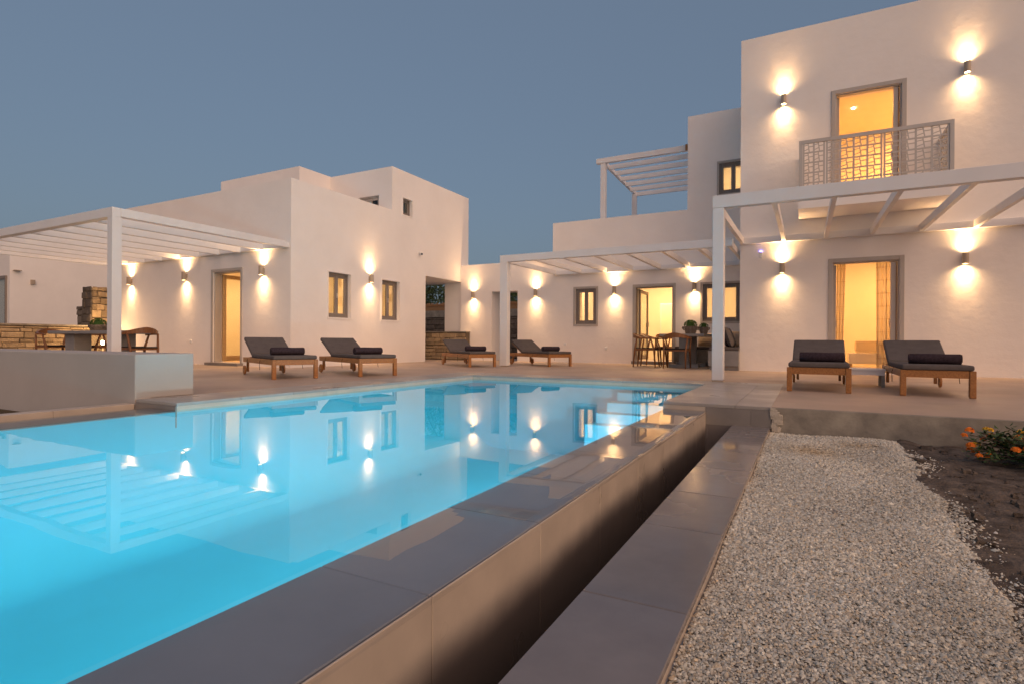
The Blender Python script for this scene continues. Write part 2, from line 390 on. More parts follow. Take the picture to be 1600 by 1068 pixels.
# underwater lamps on the long wall below the near lip
def pool_lamp(y, x=-1.392, z=-.45, e=17, side=-1, col=(.0, .88, 1)):
    b = MB(); b.tube([(x, y, z), (x+side*.03, y, z)], .12, 20); pl = b.build('pool_lamp', 'poollens', pool)
    L = bpy.data.lights.new('pool_light', 'AREA'); L.shape = 'DISK'; L.size = .22; L.energy = e; L.color = col
    o = bpy.data.objects.new('pool_light', L); COL.objects.link(o); o.location = (x+side*.045, y, z)
    o.rotation_euler = Vector((side, 0, -.45)).to_track_quat('-Z', 'Y').to_euler()
for y in (-4.9, -2.9, -.9, 1.1): pool_lamp(y)
for y in (3.1, 5.1, 7.1): pool_lamp(y, e=32, col=(.95, .95, 1))


# water
b = MB()
ys = np.arange(-6, 6.2001, .04); ys[-1] = 6.19
xo = [-1.39, -1.0, -.985, -.972, -.956, -.946, -.941]
rs = np.random.RandomState(5)
def wob(y): return .013*math.sin(y*2.1+.6)+.011*math.sin(y*4.7+1)+.007*math.sin(y*11.3)+.004*math.sin(y*23.7)
idx = []
for yy in ys:
    w = wob(yy); row = []
    for x, dz, k in zip(xo, (0, 0, -.0003, -.003, -.008, -.016, -.03), (0, 0, .6, .9, .6, .25, 0)):
        row.append(len(b.v)); b.v.append((x+w*k, yy, -.07+dz))
    idx.append(row)
for i in range(len(ys)-1):
    for j in range(len(xo)-1): b.f.append((idx[i][j], idx[i][j+1], idx[i+1][j+1], idx[i+1][j]))
film = b; b = MB()
b.quad((-5.7, -6, -.07), (-1.39, -6, -.07), (-1.39, 9.15, -.07), (-5.7, 9.15, -.07))
film.quad((-6.143, -6, -.07), (-5.7, -6, -.07), (-5.7, 3.42, -.07), (-6.143, 3.42, -.07))
struct(film.build('water_film', 'film', smooth=True))
struct(b.build('water', 'water', smooth=True))

# outer kerb along the near gutter
kerb = empty('gutter_kerb', (-.48, 2, -.9), 'dark grey tiled kerb between the pool gutter and the gravel', 'kerb')
MB().box(-.672, -.335, -6, 6.188, -.9, -.2225).build('core', 'tile_face', kerb)
y = 6.188
yl = [6.188, 5.45, 4.72, 3.99, 3.27, 2.615, 1.80, 1.07, .34, -.4]
for a, c in zip(yl[1:], yl[:-1]):
    MB().box(-.676, -.3235, a+.002, c-.002, -.222, -.2).build('tile', 'tile_grey', kerb, bevel=.003, seg=1)
    MB().box(-.3345, -.325, a+.002, c-.002, -.30, -.2225).build('edge_tile', 'beige_face', kerb)
    MB().box(-.678, -.6725, a+.002, c-.002, -.78, -.2225).build('inner_tile', 'tile_gutter_shade', kerb)
kl = empty('gutter_kerb', (-6.5, 2, -.9), 'tan stone kerb along the far gutter below the low white wall', 'kerb')
y = 3.415
while y > -3:
    MB().box(-6.60, -6.43, y-T+.002, y, -.9, -.045).build('tile', 'beige_face', kl, bevel=.004, seg=1); y -= T

# ------------------------------------------------------------------ gravel (uncountable)
def gravel():
    n = 430000
    # the strip's right edge wanders, as in the photograph
    y = np.random.uniform(1.0, 6.17, n)
    edge = np.interp(y, [.75, 2.4, 3.7, 5.0, 6.2], [.57, .61, .67, .72, .78])+.022*np.sin(y*5.1)+.012*np.sin(y*13)
    u = np.random.rand(n); x = -.318+(edge+.318)*u
    far = np.random.rand(n) < .012; x = np.where(far, edge+np.abs(np.random.normal(0, .06, n)), x)
    keep = (np.hypot(x, y) > .9); 
    # thin out the far ones and enlarge them slightly
    p = np.clip(3.2/np.maximum(y, 1.2), .35, 1); keep &= np.random.rand(n) < p
    x, y, far, edge = x[keep], y[keep], far[keep], edge[keep]; n = len(x)
    r = np.random.lognormal(math.log(.0047), .30, n)*np.clip(.85+.1*y, 1, 1.35)
    z = -.258+np.random.rand(n)*.022+.008*np.sin(x*5+y*3)+.006*np.sin(y*7-x*4); z = np.where(far, z-.004, z); z -= .016*np.clip((x-edge+.12)/.12, 0, 1)
    base = np.array([(1, 0, -.3), (0, 1, -.3), (-1, 0, -.3), (0, -1, -.3), (0, 0, .8)], float)
    tri = np.array([(0, 1, 4), (1, 2, 4), (2, 3, 4), (3, 0, 4)])
    P = base[None]*(1+np.random.uniform(-.35, .35, (n, 5, 3)))*r[:, None, None]
    P[:, :, 2] *= .75; P[:, :, 0] *= np.random.uniform(.8, 1.35, n)[:, None]
    P += np.random.uniform(-.25, .25, (n, 5, 3))*r[:, None, None]
    th = np.random.rand(n)*6.28; ph = np.random.normal(0, .38, n)
    c, s = np.cos(ph), np.sin(ph); yy = P[:, :, 1]*c[:, None]-P[:, :, 2]*s[:, None]; zz = P[:, :, 1]*s[:, None]+P[:, :, 2]*c[:, None]; P[:, :, 1] = yy; P[:, :, 2] = zz
    c, s = np.cos(th), np.sin(th); xx = P[:, :, 0]*c[:, None]-P[:, :, 1]*s[:, None]; yy = P[:, :, 0]*s[:, None]+P[:, :, 1]*c[:, None]; P[:, :, 0] = xx; P[:, :, 1] = yy
    P += np.stack([x, y, z], -1)[:, None]
    Fc = (tri[None]+(np.arange(n)*5)[:, None, None]).reshape(-1, 3)
    me = bpy.data.meshes.new('gravel'); me.vertices.add(n*5); me.vertices.foreach_set('co', P.reshape(-1))
    me.loops.add(len(Fc)*3); me.loops.foreach_set('vertex_index', Fc.reshape(-1)); me.polygons.add(len(Fc))
    me.polygons.foreach_set('loop_start', np.arange(len(Fc))*3); me.update(); me.validate()
    pal = np.array([(.58, .52, .44), (.50, .43, .36), (.64, .59, .52), (.44, .36, .28), (.36, .32, .28), (.54, .42, .30), (.26, .23, .20), (.47, .44, .41)])
    wts = np.array([.27, .2, .17, .12, .08, .05, .04, .07]); wts /= wts.sum()
    t = np.array([1.2, 1.27, 1.24])*pal[np.random.choice(len(pal), n, p=wts)]*np.random.uniform(.8, 1.12, (n, 1))
    pt = np.zeros(n); rs2 = np.random.RandomState(9)
    for k in range(14):      # broad patches of cleaner and dustier stones
        kx, ky, ph_ = rs2.uniform(-5, 5), rs2.uniform(-4, 4), rs2.uniform(0, 6.28); pt += np.sin(kx*x*1.6+ky*y*1.1+ph_)
    t = t*(1+.045*pt)[:, None]
    st_ = np.exp(-(((x-.05)/.22)**2+((y-5.25)/.26)**2))+.7*np.exp(-(((x-.40)/.20)**2+((y-5.7)/.16)**2))     # rusty stain near the step
    t = t*(1-st_[:, None]*np.array([.22, .34, .48]))
    a = me.color_attributes.new('tone', 'FLOAT_COLOR', 'POINT')
    cc = np.ones((n, 5, 4)); cc[:, :, :3] = t[:, None]; a.data.foreach_set('color', cc.reshape(-1))
    me.materials.append(M['gravel']); o = bpy.data.objects.new('gravel', me); COL.objects.link(o)
    tag(o, 'strip of pale beige gravel between the tiled kerb and the soil', 'gravel', kind='stuff')
    # loose stones and clods on the soil
gravel()
gb = MB(); ys_ = np.arange(-.2, 6.19, .1)
for a, c in zip(ys_[:-1], ys_[1:]):
    e0, e1 = [float(np.interp(q, [.75, 2.4, 3.7, 5.0, 6.2], [.57, .61, .67, .72, .78])+.022*math.sin(q*5.1)-.02) for q in (a, c)]
    gb.quad((-.323, a, -.252), (e0-.25, a, -.252), (e1-.25, c, -.252), (-.323, c, -.252))
    gb.quad((e0-.25, a, -.252), (e0, a, -.268), (e1, c, -.268), (e1-.25, c, -.252))
struct(gb.build('gravel_bed', 'gravelbed'))
cl = MB()
for k in range(1500):
    x = random.uniform(.7, 3.6); y = random.uniform(1.0, 6.1); r = random.lognormvariate(math.log(.011), .45)
    z = -.258; i = len(cl.v)
    cl.box(x-r, x+r*random.uniform(.6, 1.2), y-r, y+r*random.uniform(.6, 1.2), z-r*.4, z+r*.8, jit=r*.35)
tag(cl.build('soil_clods', 'soil', bevel=0), 'loose clods of dark earth scattered on the garden soil', 'earth clods', kind='stuff')

# ------------------------------------------------------------------ windows, doors
def window(house, plane, p, a0, a1, z0, z1, depth=.10, frame='taupe', trim=None, trimw=.06, two=True, stile=.075, mid=.06, handle=True, proud=.012):
    if trim:
        t = MB()
        for q in ((a0-trimw, a0, z0-trimw, z1+trimw), (a1, a1+trimw, z0-trimw, z1+trimw), (a0, a1, z1, z1+trimw), (a0, a1, z0-trimw, z0)):
            wbox(t, plane, p, q[0]+.0005, q[1]-.0005, -proud, .05 if 0 else -.0005, q[2], q[3])
        w = t.build('window', trim, house)
    else: w = None
    f = MB(); fw = .045
    for q in ((a0, a0+fw, z0, z1), (a1-fw, a1, z0, z1), (a0+fw, a1-fw, z1-fw, z1), (a0+fw, a1-fw, z0, z0+fw)):
        wbox(f, plane, p, q[0]+.001, q[1]-.001 if q[1] == a1 else q[1], depth-.02, depth+.06, q[2]+(.001 if q[2] == z0 else 0), q[3]-(.001 if q[3] == z1 else 0))
    if w is None: w = f.build('window', frame, house)
    else: f.build('frame', frame, w)
    am = (a0+a1)/2; i0, i1, j0, j1 = a0+fw, a1-fw, z0+fw, z1-fw
    leaves = [(i0, am), (am, i1)] if two else [(i0, i1)]
    for n_, (c0, c1) in enumerate(leaves):
        s = MB()
        s0 = mid if (two and n_ == 1) else stile; s1 = mid if (two and n_ == 0) else stile
        for q in ((c0, c0+s0, j0, j1), (c1-s1, c1, j0, j1), (c0+s0, c1-s1, j1-stile, j1), (c0+s0, c1-s1, j0, j0+stile)):
            wbox(s, plane, p, q[0]+.002, q[1]-.002, depth, depth+.05, q[2]+.001, q[3]-.001)
        s.build('sash', frame, w, bevel=.004, seg=1)
        wbox(MB(), plane, p, c0+s0, c1-s1, depth+.022, depth+.028, j0+stile, j1-stile).build('pane', 'glass', w)
    if handle:
        wbox(MB(), plane, p, am-.012, am+.012, depth-.03, depth, (z0+z1)/2-.06, (z0+z1)/2+.06).build('handle', 'taupe_light', w)
    return w
def door_leaf(door, plane, p, hinge, length, z0, z1, b0, mt, sign=1, th=.045, glassy=True, swing=90):
    """leaf hinged at 'hinge', opened into the room at a right angle"""
    st_ = .10; mb = MB()
    a0, a1 = (hinge, hinge+th) if sign > 0 else (hinge-th, hinge)
    for q in ((b0, b0+st_, z0, z1), (b0+length-st_, b0+length, z0, z1), (b0+st_, b0+length-st_, z1-st_, z1), (b0+st_, b0+length-st_, z0, z0+st_*1.3)):
        wbox(mb, plane, p, a0, a1, q[0], q[1], q[2], q[3])
    d = mb.build('leaf', mt, door, bevel=.004, seg=1)
    wbox(MB(), plane, p, (a0+a1)/2-.004, (a0+a1)/2+.004, b0+st_, b0+length-st_, z0+st_*1.3, z1-st_).build('pane', 'glass', door)
    wbox(MB(), plane, p, a1 if sign > 0 else a0-.03, a1+.03 if sign > 0 else a0, b0+length-.06, b0+length-.03, z0+1.0, z0+1.14).build('handle', 'taupe_light', door)
def door_frame(house, plane, p, a0, a1, z0, z1, mt='taupe_light', w=.085, proud=.02, depth=.16, inner='taupe'):
    t = MB()
    for q in ((a0-w, a0, z0, z1+w), (a1, a1+w, z0, z1+w), (a0, a1, z1, z1+w)):
        wbox(t, plane, p, q[0]+.0005, q[1]-.0005, -proud, -.0005, q[2], q[3])
    d = t.build('door', mt, house, bevel=.004, seg=1)
    f = MB(); fw = .03
    for q in ((a0, a0+fw, z0, z1), (a1-fw, a1, z0, z1), (a0+fw, a1-fw, z1-fw, z1)):
        wbox(f, plane, p, q[0]+(.001 if q[0] == a0 else 0), q[1]-(.001 if q[1] == a1 else 0), .03, depth, q[2], q[3]-(.001 if q[3] == z1 else 0))
    f.build('frame', mt if inner is None else inner, d)
    return d
def room_light(house, loc, e, size=.34, col=(1, .62, .27)):
    x, y, z = loc
    cl_ = MB(); cl_.tube([(x, y, z+.05), (x, y, z+.012)], size/2+.015, 20).build('ceiling_lamp', 'downlight', house)
    L = bpy.data.lights.new('room_light', 'AREA'); L.shape = 'DISK'; L.size = size; L.energy = e; L.color = col
    o = bpy.data.objects.new('room_light', L); COL.objects.link(o); o.location = (x, y, z)

# ------------------------------------------------------------------ left house
H1 = empty('villa', (-10.8, 9.19, 0), 'white two storey villa on the left with a long pergola on its front', 'house')
RX = -18.2
slab('y', 9.19, .30, [(RX, -10.8, 0, 4.49)], [(-13.70, -12.60, .07, 2.40)]).build('front_wall', 'plaster', H1)
slab('x', -10.8, .30, [(9.49, 14.46, 0, 4.49), (12.82, 14.46, 4.49, 5.78), (14.46, 17.0, 2.73, 5.78)],
     [(10.36, 11.14, 1.24, 2.40), (12.38, 13.16, 1.25, 2.40), (13.30, 13.75, 4.46, 4.96)]).build('side_wall', 'plaster', H1)
MB().box(RX, RX+.3, 9.49, 14.46, 0, 4.49).build('end_wall', 'plaster', H1)
MB().box(RX+.3, -11.1, 14.16, 14.46, 0, 4.49).build('back_wall', 'plaster', H1)
MB().box(RX+.3, -11.1, 9.49, 14.16, 3.75, 4.05).build('roof', 'plaster', H1)
slab('z', 3.0, .05, [(RX+.31, -11.11, 9.50, 14.15)]).build('ceiling', 'ceiling', H1)
# inner partition
MB().box(-16.6, -16.5, 9.5, 14.15, 0.01, 2.94).build('partition', 'plaster_room', H1)
MB().box(-12.35, -12.25, 9.5, 12.0, 0.01, 2.94).build('partition', 'plaster_room', H1)
MB().box(RX+.31, -11.11, 14.10, 14.155, .01, 2.94).build('partition', 'plaster_room', H1)
# upper volume B and A
slab('y', 12.82, .25, [(-13.31, -11.10, 4.05, 5.78)], [(-12.10, -11.31, 4.45, 4.99)]).build('upper_front_wall', 'plaster', H1)
MB().box(-13.31, -13.06, 13.07, 17.0, 2.73, 5.78).build('upper_side_wall', 'plaster', H1)
MB().box(-13.06, -11.1, 16.75, 17.0, 2.73, 5.78).build('upper_back_wall', 'plaster', H1)
MB().box(-13.06, -11.1, 13.07, 16.75, 5.4, 5.6).build('upper_roof', 'plaster', H1)
MB().box(-13.06, -11.1, 14.461, 16.75, 2.73, 3.0).build('passage_ceiling', 'plaster', H1)
MB().box(-11.55, -10.803, 16.62, 16.98, 0, 2.729).build('passage_pillar', 'plaster', H1)
MB().box(-16.95, -13.312, 11.62, 14.9, 4.05, 5.80).build('roof_storey', 'plaster', H1)
window(H1, 'x', -10.8, 10.36, 11.14, 1.24, 2.40, depth=.11, trim='plaster', trimw=.035, proud=.02)
window(H1, 'x', -10.8, 12.38, 13.16, 1.25, 2.40, depth=.11, trim='plaster', trimw=.035, proud=.02)
window(H1, 'x', -10.8, 13.30, 13.75, 4.46, 4.96, depth=.11, two=False, stile=.05, handle=False, trim='plaster', trimw=.03, proud=.02)
window(H1, 'y', 12.82, -12.10, -11.31, 4.45, 4.99, depth=.08, frame='taupe_light', handle=False)
d = door_frame(H1, 'y', 9.19, -13.70, -12.60, .07, 2.40, mt='taupe_light', w=.07, proud=.02, depth=.2, inner='taupe_light')
door_leaf(d, 'y', 9.19, -13.66, 1.02, .10, 2.36, .22, 'wood_light')
MB().box(-13.80, -12.50, 9.02, 9.49, .002, .069).build('door_step', 'tile_face', H1)
for q in (((-14.8, 11.8, 2.93), 44), ((-11.75, 10.6, 2.93), 18), ((-13.2, 13.2, 2.93), 30)): room_light(H1, q[0], q[1], col=(1, .53, .19))
# ------------------------------------------------------------------ middle house
YM = 16.5
H2 = empty('villa', (-4.5, YM, 0), 'low white middle house with a raised roof parapet behind the dining pergola', 'house')
slab('y', YM, .58, [(-10.79, -7.26, 0, 3.30), (-7.26, -1.41, 0, 4.46), (-3.05, -1.41, 4.46, 7.13)],
     [(-9.53, -8.53, 0, 2.34), (-6.47, -5.78, 1.20, 2.31), (-4.55, -3.44, .10, 2.29), (-2.62, -1.62, 1.24, 2.30), (-2.20, -1.45, 4.80, 5.67)]).build('front_wall', 'plaster', H2)
MB().box(-7.26, -6.96, YM+.58, 21.5, 0, 4.46).build('end_wall', 'plaster', H2)
MB().box(-6.96, -3.06, 21.2, 21.5, 0, 4.46).build('back_wall', 'plaster', H2)
MB().box(-6.96, -3.06, YM+.58, 21.2, 3.3, 3.6).build('roof_terrace', 'plaster', H2)
MB().box(-3.05, -2.8, YM+.58, 22, 3.0, 7.13).build('tower_side_wall', 'plaster', H2)
MB().box(-2.8, -1.41, YM+.58, 22, 6.7, 6.9).build('tower_roof', 'plaster', H2)
MB().box(-2.79, -1.41, YM+.59, 22, 3.6, 3.7).build('tower_floor', 'plaster_room', H2)
MB().box(-2.79, -1.41, 20.0, 20.1, 3.7, 6.69).build('tower_partition', 'plaster_room', H2)
slab('z', 3.0, .05, [(-6.95, -1.42, YM+.59, 21.19)]).build('ceiling', 'ceiling', H2)
MB().box(-6.95, -1.42, 20.4, 20.5, .01, 2.94).build('partition', 'plaster_room', H2)
slab('z', .015, .02, [(-6.95, -1.42, YM-.0+.01, 20.39)]).build('room_floor', 'tile_pale', H2)
window(H2, 'y', YM, -6.47, -5.78, 1.20, 2.31, depth=.05, trim='taupe_light', trimw=.065, proud=.02, handle=False)
window(H2, 'y', YM, -2.62, -1.62, 1.24, 2.30, depth=.05, trim='taupe_light', trimw=.055, proud=.02, handle=False)
window(H2, 'y', YM, -2.20, -1.45, 4.80, 5.67, depth=.05, trim='taupe_light', trimw=.05, proud=.02, handle=False)
d = door_frame(H2, 'y', YM, -4.55, -3.44, .10, 2.29, mt='taupe_light', w=.08)
door_leaf(d, 'y', YM, -4.50, 1.0, .13, 2.24, .2, 'taupe')
MB().box(-4.64, -3.35, YM-.1, YM-.003, .002, .095).build('door_step', 'tile_face', H2)
for q in (((-4.4, 18.9, 2.93), 36), ((-6.2, 18.6, 2.93), 14), ((-2.3, 18.8, 2.93), 14), ((-2.1, 18.8, 6.63), 10)): room_light(H2, q[0], q[1], col=(1, .52, .20))
# ------------------------------------------------------------------ big house
YB = 14.15; XB = -1.4
H3 = empty('villa', (3, YB, 0), 'tall white two storey house on the right with a balcony and lit doors', 'house')
slab('y', YB, .30, [(XB, 9, 0, 7.77)], [(.50, 1.72, .02, 2.42), (.54, 1.74, 3.76, 6.12)]).build('front_wall', 'plaster', H3)
MB().box(XB, XB+.3, YB+.3, 20.5, 0, 7.77).build('side_wall', 'plaster', H3)
MB().box(8.7, 9, YB+.3, 20.5, 0, 7.77).build('end_wall', 'plaster', H3)
MB().box(XB+.3, 8.7, 20.2, 20.5, 0, 7.77).build('back_wall', 'plaster', H3)
MB().box(XB+.3, 8.7, YB+.3, 20.2, 7.0, 7.3).build('roof', 'plaster', H3)
MB().box(XB+.3, 8.7, YB+.301, 20.2, 3.1, 3.74).build('floor_slab', 'ceiling', H3)
MB().box(XB+.3, 8.7, YB+.301, 20.2, 6.5, 6.6).build('ceiling', 'ceiling', H3)
slab('z', .015, .02, [(XB+.31, 4, YB+.0+.01, 18.4)]).build('room_floor', 'tile_pale', H3)
MB().box(XB+.3, 4.0, 18.4, 18.5, .01, 3.09).build('partition', 'plaster_room', H3)
MB().box(XB+.3, 4.0, 18.4, 18.5, 3.75, 6.49).build('partition', 'plaster_room', H3)
MB().box(4.0, 4.1, YB+.31, 18.5, .01, 3.09).build('partition', 'plaster_room', H3)
MB().box(4.0, 4.1, YB+.31, 18.5, 3.75, 6.49).build('partition', 'plaster_room', H3)
d = door_frame(H3, 'y', YB, .50, 1.72, .02, 2.42, mt='taupe_light', w=.085, proud=.025, depth=.14, inner='taupe_light')
door_leaf(d, 'y', YB, .53, .60, .03, 2.38, .15, 'taupe_light')
door_leaf(d, 'y', YB, 1.69, .60, .03, 2.38, .15, 'taupe', sign=-1)
wbox(MB(), 'y', YB, 1.57, 1.66, .05, .10, .03, 2.38).build('shutter_edge', 'taupe_light', d)
d = door_frame(H3, 'y', YB, .54, 1.74, 3.76, 6.12, mt='taupe_light', w=.085, proud=.025, depth=.14, inner='taupe_light')
door_leaf(d, 'y', YB, .57, .60, 3.78, 6.08, .15, 'taupe_light')
door_leaf(d, 'y', YB, 1.71, .60, 3.78, 6.08, .15, 'taupe', sign=-1)
wbox(MB(), 'y', YB, 1.60, 1.68, .05, .10, 3.78, 6.08).build('shutter_edge', 'taupe_light', d)
MB().tube([(1.0, 16.2, 6.498), (1.0, 16.2, 6.48)], .042, 16).build('downlight', 'downlight', H3)
for q in (((2.6, 17.0, 3.03), 46), ((.0, 16.6, 3.03), 30), ((2.7, 16.9, 6.43), 58)): room_light(H3, q[0], q[1], col=(1, .41, .10))
L = bpy.data.lights.new('downlight', 'AREA'); L.shape = 'DISK'; L.size = .07; L.energy = 18; L.color = (1, .47, .12)
o = bpy.data.objects.new('downlight_light', L); COL.objects.link(o); o.location = (1.0, 16.2, 6.47)
# balcony slab + railing
bal = MB().box(-.17, 2.38, 13.0, YB-.001, 3.43, 3.70).build('balcony', 'plaster', H3)
BX0, BX1, BY, BZ0, BZ1 = -.16, 2.41, 12.98, 3.66, 4.83
fr_ = MB()
fr_.box(BX0, BX1, BY, BY+.05, BZ1-.07, BZ1).box(BX0, BX0+.065, BY, BY+.05, BZ0, BZ1-.0705).box(BX1-.065, BX1, BY, BY+.05, BZ0, BZ1-.0705).box(BX0+.0655, BX1-.0655, BY, BY+.05, BZ0, BZ0+.06)
fr_.box(BX1-.05, BX1, BY+.0505, YB-.002, BZ1-.07, BZ1).box(BX0, BX0+.05, BY+.0505, YB-.002, BZ1-.07, BZ1)
fr_.box(BX1-.05, BX1, BY+.0505, YB-.002, BZ0, BZ0+.06).box(BX0, BX0+.05, BY+.0505, YB-.002, BZ0, BZ0+.06)
rail = fr_.build('railing', 'rail_paint', H3)
def lattice(u0, u1, z0, z1, side=False, X=None):
    """laser cut panel of crooked bars"""
    b = MB(); th = .012; cw = .235; chh = .205
    def seg(a, za, c, zc, w, th):
        if side: b.bar((X, a, za), (X, c, zc), th, w, up=(0, 0, 1) if abs(zc-za) < abs(c-a) else (0, 1, 0))
        else: b.bar((a, BY+.026, za), (c, BY+.026, zc), th, w, up=(0, 0, 1) if abs(zc-za) < abs(c-a) else (1, 0, 0))
    n = max(1, round((u1-u0)/cw)); cw = (u1-u0)/n
    nr = max(1, round((z1-z0)/chh)); chh = (z1-z0)/nr
    for i in range(n+1): seg(u0+cw*i, z0, u0+cw*i, z1, .034, .018)
    for i in range(n):
        x = u0+cw*i
        for j in range(nr):
            z = z0+chh*j
            seg(x, z+.015, x+cw, z+.022, .030, .014)                                   # row line, slightly tilted
            seg(x+.44*cw, z+chh, x+.56*cw, z+.02, .019, .011)                          # leaning middle bar
            seg(x+.0, z+.80*chh, x+.46*cw, z+.86*chh, .016, .008)
            seg(x+.0, z+.30*chh, x+.5*cw, z+.48*chh, .016, .008)
            seg(x+.5*cw, z+.66*chh, x+cw, z+.68*chh, .018, .008)
    return b
for u0, u1 in ((BX0+.085, .295), (.345, 1.275), (1.325, BX1-.085)):
    lattice(u0, u1, BZ0+.06, BZ1-.07).build('railing_panel', 'rail_paint', rail)
lattice(BY+.07, YB-.03, BZ0+.06, BZ1-.07, True, BX1-.025).build('railing_panel', 'rail_paint', rail)
lattice(BY+.07, YB-.03, BZ0+.06, BZ1-.07, True, BX0+.025).build('railing_panel', 'rail_paint', rail)
# curtains of the lower door
def curtain(x0, x1, y, z0, z1, lean, label):
    c = empty('curtain', (x0, y, z0), label, 'curtain', 'curtains inside the lower door of the big house')
    b = MB(); n = 44; rows = 12
    for j in range(rows+1):
        t = j/rows
        for i in range(n+1):
            u = i/n; xx = x0+(x1-x0)*u+lean*(1-t)*(.3+.7*u if lean < 0 else 1-.7*u)
            b.v.append((xx, y+.035*math.sin(u*22+.6*math.sin(t*3)), z0+(z1-z0)*t))
    for j in range(rows):
        for i in range(n):
            a = j*(n+1)+i; b.f.append((a, a+1, a+n+2, a+n+1))
    b.build('cloth', 'curtain', c, smooth=True)
    g_ = MB()
    for k in range(1, 10):
        t = k/10; zz = z0+(z1-z0)*t; pts = []
        for i in range(0, n+1, 2):
            u = i/n; xx = x0+(x1-x0)*u+lean*(1-t)*(.3+.7*u if lean < 0 else 1-.7*u); pts.append((xx, y-.008+.035*math.sin(u*22+.6*math.sin(t*3)), zz))
        g_.tube(pts, .006, 4)
    for u in (.08, .45, .85):
        pts = []
        for j in range(rows+1):
            t = j/rows; xx = x0+(x1-x0)*u+lean*(1-t)*(.3+.7*u if lean < 0 else 1-.7*u); pts.append((xx, y-.008+.035*math.sin(u*22+.6*math.sin(t*3)), z0+(z1-z0)*t))
        g_.tube(pts, .006, 4)
    g_.build('check_lines', 'curtain_line', c)
curtain(.62, .80, 15.0, .03, 2.95, -.06, 'sheer checked curtain drawn to the left side of the lower door')
curtain(1.38, 1.80, 15.0, .03, 2.95, .02, 'sheer checked curtain drawn to the right side of the lower door')
bn = empty('bench', (1.3, 16.2, .015), 'pale low bench inside the lit lower doorway', 'bench')
MB().box(.92, 1.95, 16.0, 16.6, .16, .42).build('seat', 'plastic_white', bn, bevel=.01)
for x in (.95, 1.86):
    for yv in (16.03, 16.5): MB().box(x, x+.05, yv, yv+.05, .016, .16).build('leg', 'wood_light', bn)
pl = MB().box(1.07, 1.75, 16.08, 16.5, .421, .72).build('folded_blanket', 'curtain', loc=(1.4, 16.3, .42), bevel=.04, seg=3)
tag(pl, 'folded white blanket lying on the pale bench inside the door', 'blanket')

# small fittings on the walls
sm = MB().box(-.985, -.915, YB-.035, YB-.001, 2.62, 2.76).build('alarm_box', 'plastic_white', loc=(-.95, YB, 2.62), bevel=.006)
tag(sm, 'small white alarm box glowing blue on the big house wall', 'alarm box')
MB().box(-.975, -.925, YB-.033, YB-.003, 2.7605, 2.772).build('blue_light', 'ledblue', sm)
def cam_unit():
    o = empty('security_camera', (-10.8, 14.12, 3.36), 'small white security camera on the left house above its open passage', 'security camera')
    MB().box(-10.80+.001, -10.76, 14.08, 14.16, 3.40, 3.45).build('bracket', 'plastic_white', o)
    MB().tube([(-10.76, 14.12, 3.41), (-10.70, 14.09, 3.38), (-10.62, 14.02, 3.35)], [.03, .045, .045], 12).build('body', 'plastic_white', o, smooth=False)
    MB().tube([(-10.619, 14.019, 3.3496), (-10.610, 14.010, 3.346)], .03, 12).build('lens', 'black', o)
cam_unit()
def outlet(plane, p, a, z, label):
    o = MB(); wbox(o, plane, p, a-.045, a+.045, -.03, -.001, z-.045, z+.045)
    loc = (a, p, z) if plane == 'y' else (p, a, z)
    o = o.build('wall_socket', 'plastic_white', loc=loc, bevel=.01)
    tag(o, label, 'wall socket')
outlet('y', 9.19, -14.62, .60, 'white outdoor socket on the left house wall just left of its door')
outlet('y', YM, -6.81, .58, 'white outdoor socket behind the towel of the rightmost far lounger')
outlet('y', YM, -5.45, .455, 'white outdoor socket between the middle window and the dining door')

# ------------------------------------------------------------------ wall lamps
def make_lamp():
    root = empty('wall_lamp', (0, 0, 0))
    # local frame: wall at y=0, lamp sticks out to -y
    b = MB(); n = 20; r = .055; h = .108; yc = -.085
    for k, (rr, z) in enumerate(((r, -h), (r, h), (r-.007, h), (r-.007, h-.03), (r-.007, -h+.03), (r-.007, -h))):
        for j in range(n):
            t = 2*math.pi*j/n; b.v.append((rr*math.cos(t), yc+rr*math.sin(t), z))
    for a, c in ((0, 1), (1, 2), (2, 3), (4, 5), (5, 0)):
        for j in range(n): b.f.append((a*n+j, a*n+(j+1) % n, c*n+(j+1) % n, c*n+j))
    b.build('housing', 'lamp_metal', root, local=True)
    MB().box(-.03, .03, -.034, -.001, -.06, .06).build('wall_plate', 'lamp_metal', root, local=True)
    for s in (-1, 1):
        MB().tube([(0, yc, s*(h-.026)), (0, yc, s*(h-.022))], r-.008, 16).build('diffuser', 'bulb', root, local=True)
    return root
LAMPK = .82
def lamp_lights(root):
    for s in (-1, 1):
        for kind, (ang, e, bl) in {'wide': (146, 15.0, 1.0), 'mid': (100, 17.0, 1.0), 'core': (54, 36.0, 1.0)}.items():
            L = bpy.data.lights.new('lamp_light', 'SPOT'); L.spot_size = R(ang); L.spot_blend = bl; L.energy = e*LAMPK; L.shadow_soft_size = .014
            L.color = (1, .575, .26)
            o = bpy.data.objects.new('lamp_light', L); COL.objects.link(o); o.parent = root
            o.location = (0, -.085, s*.111); o.rotation_euler = (0 if s < 0 else math.pi, 0, 0)
protoL = make_lamp()
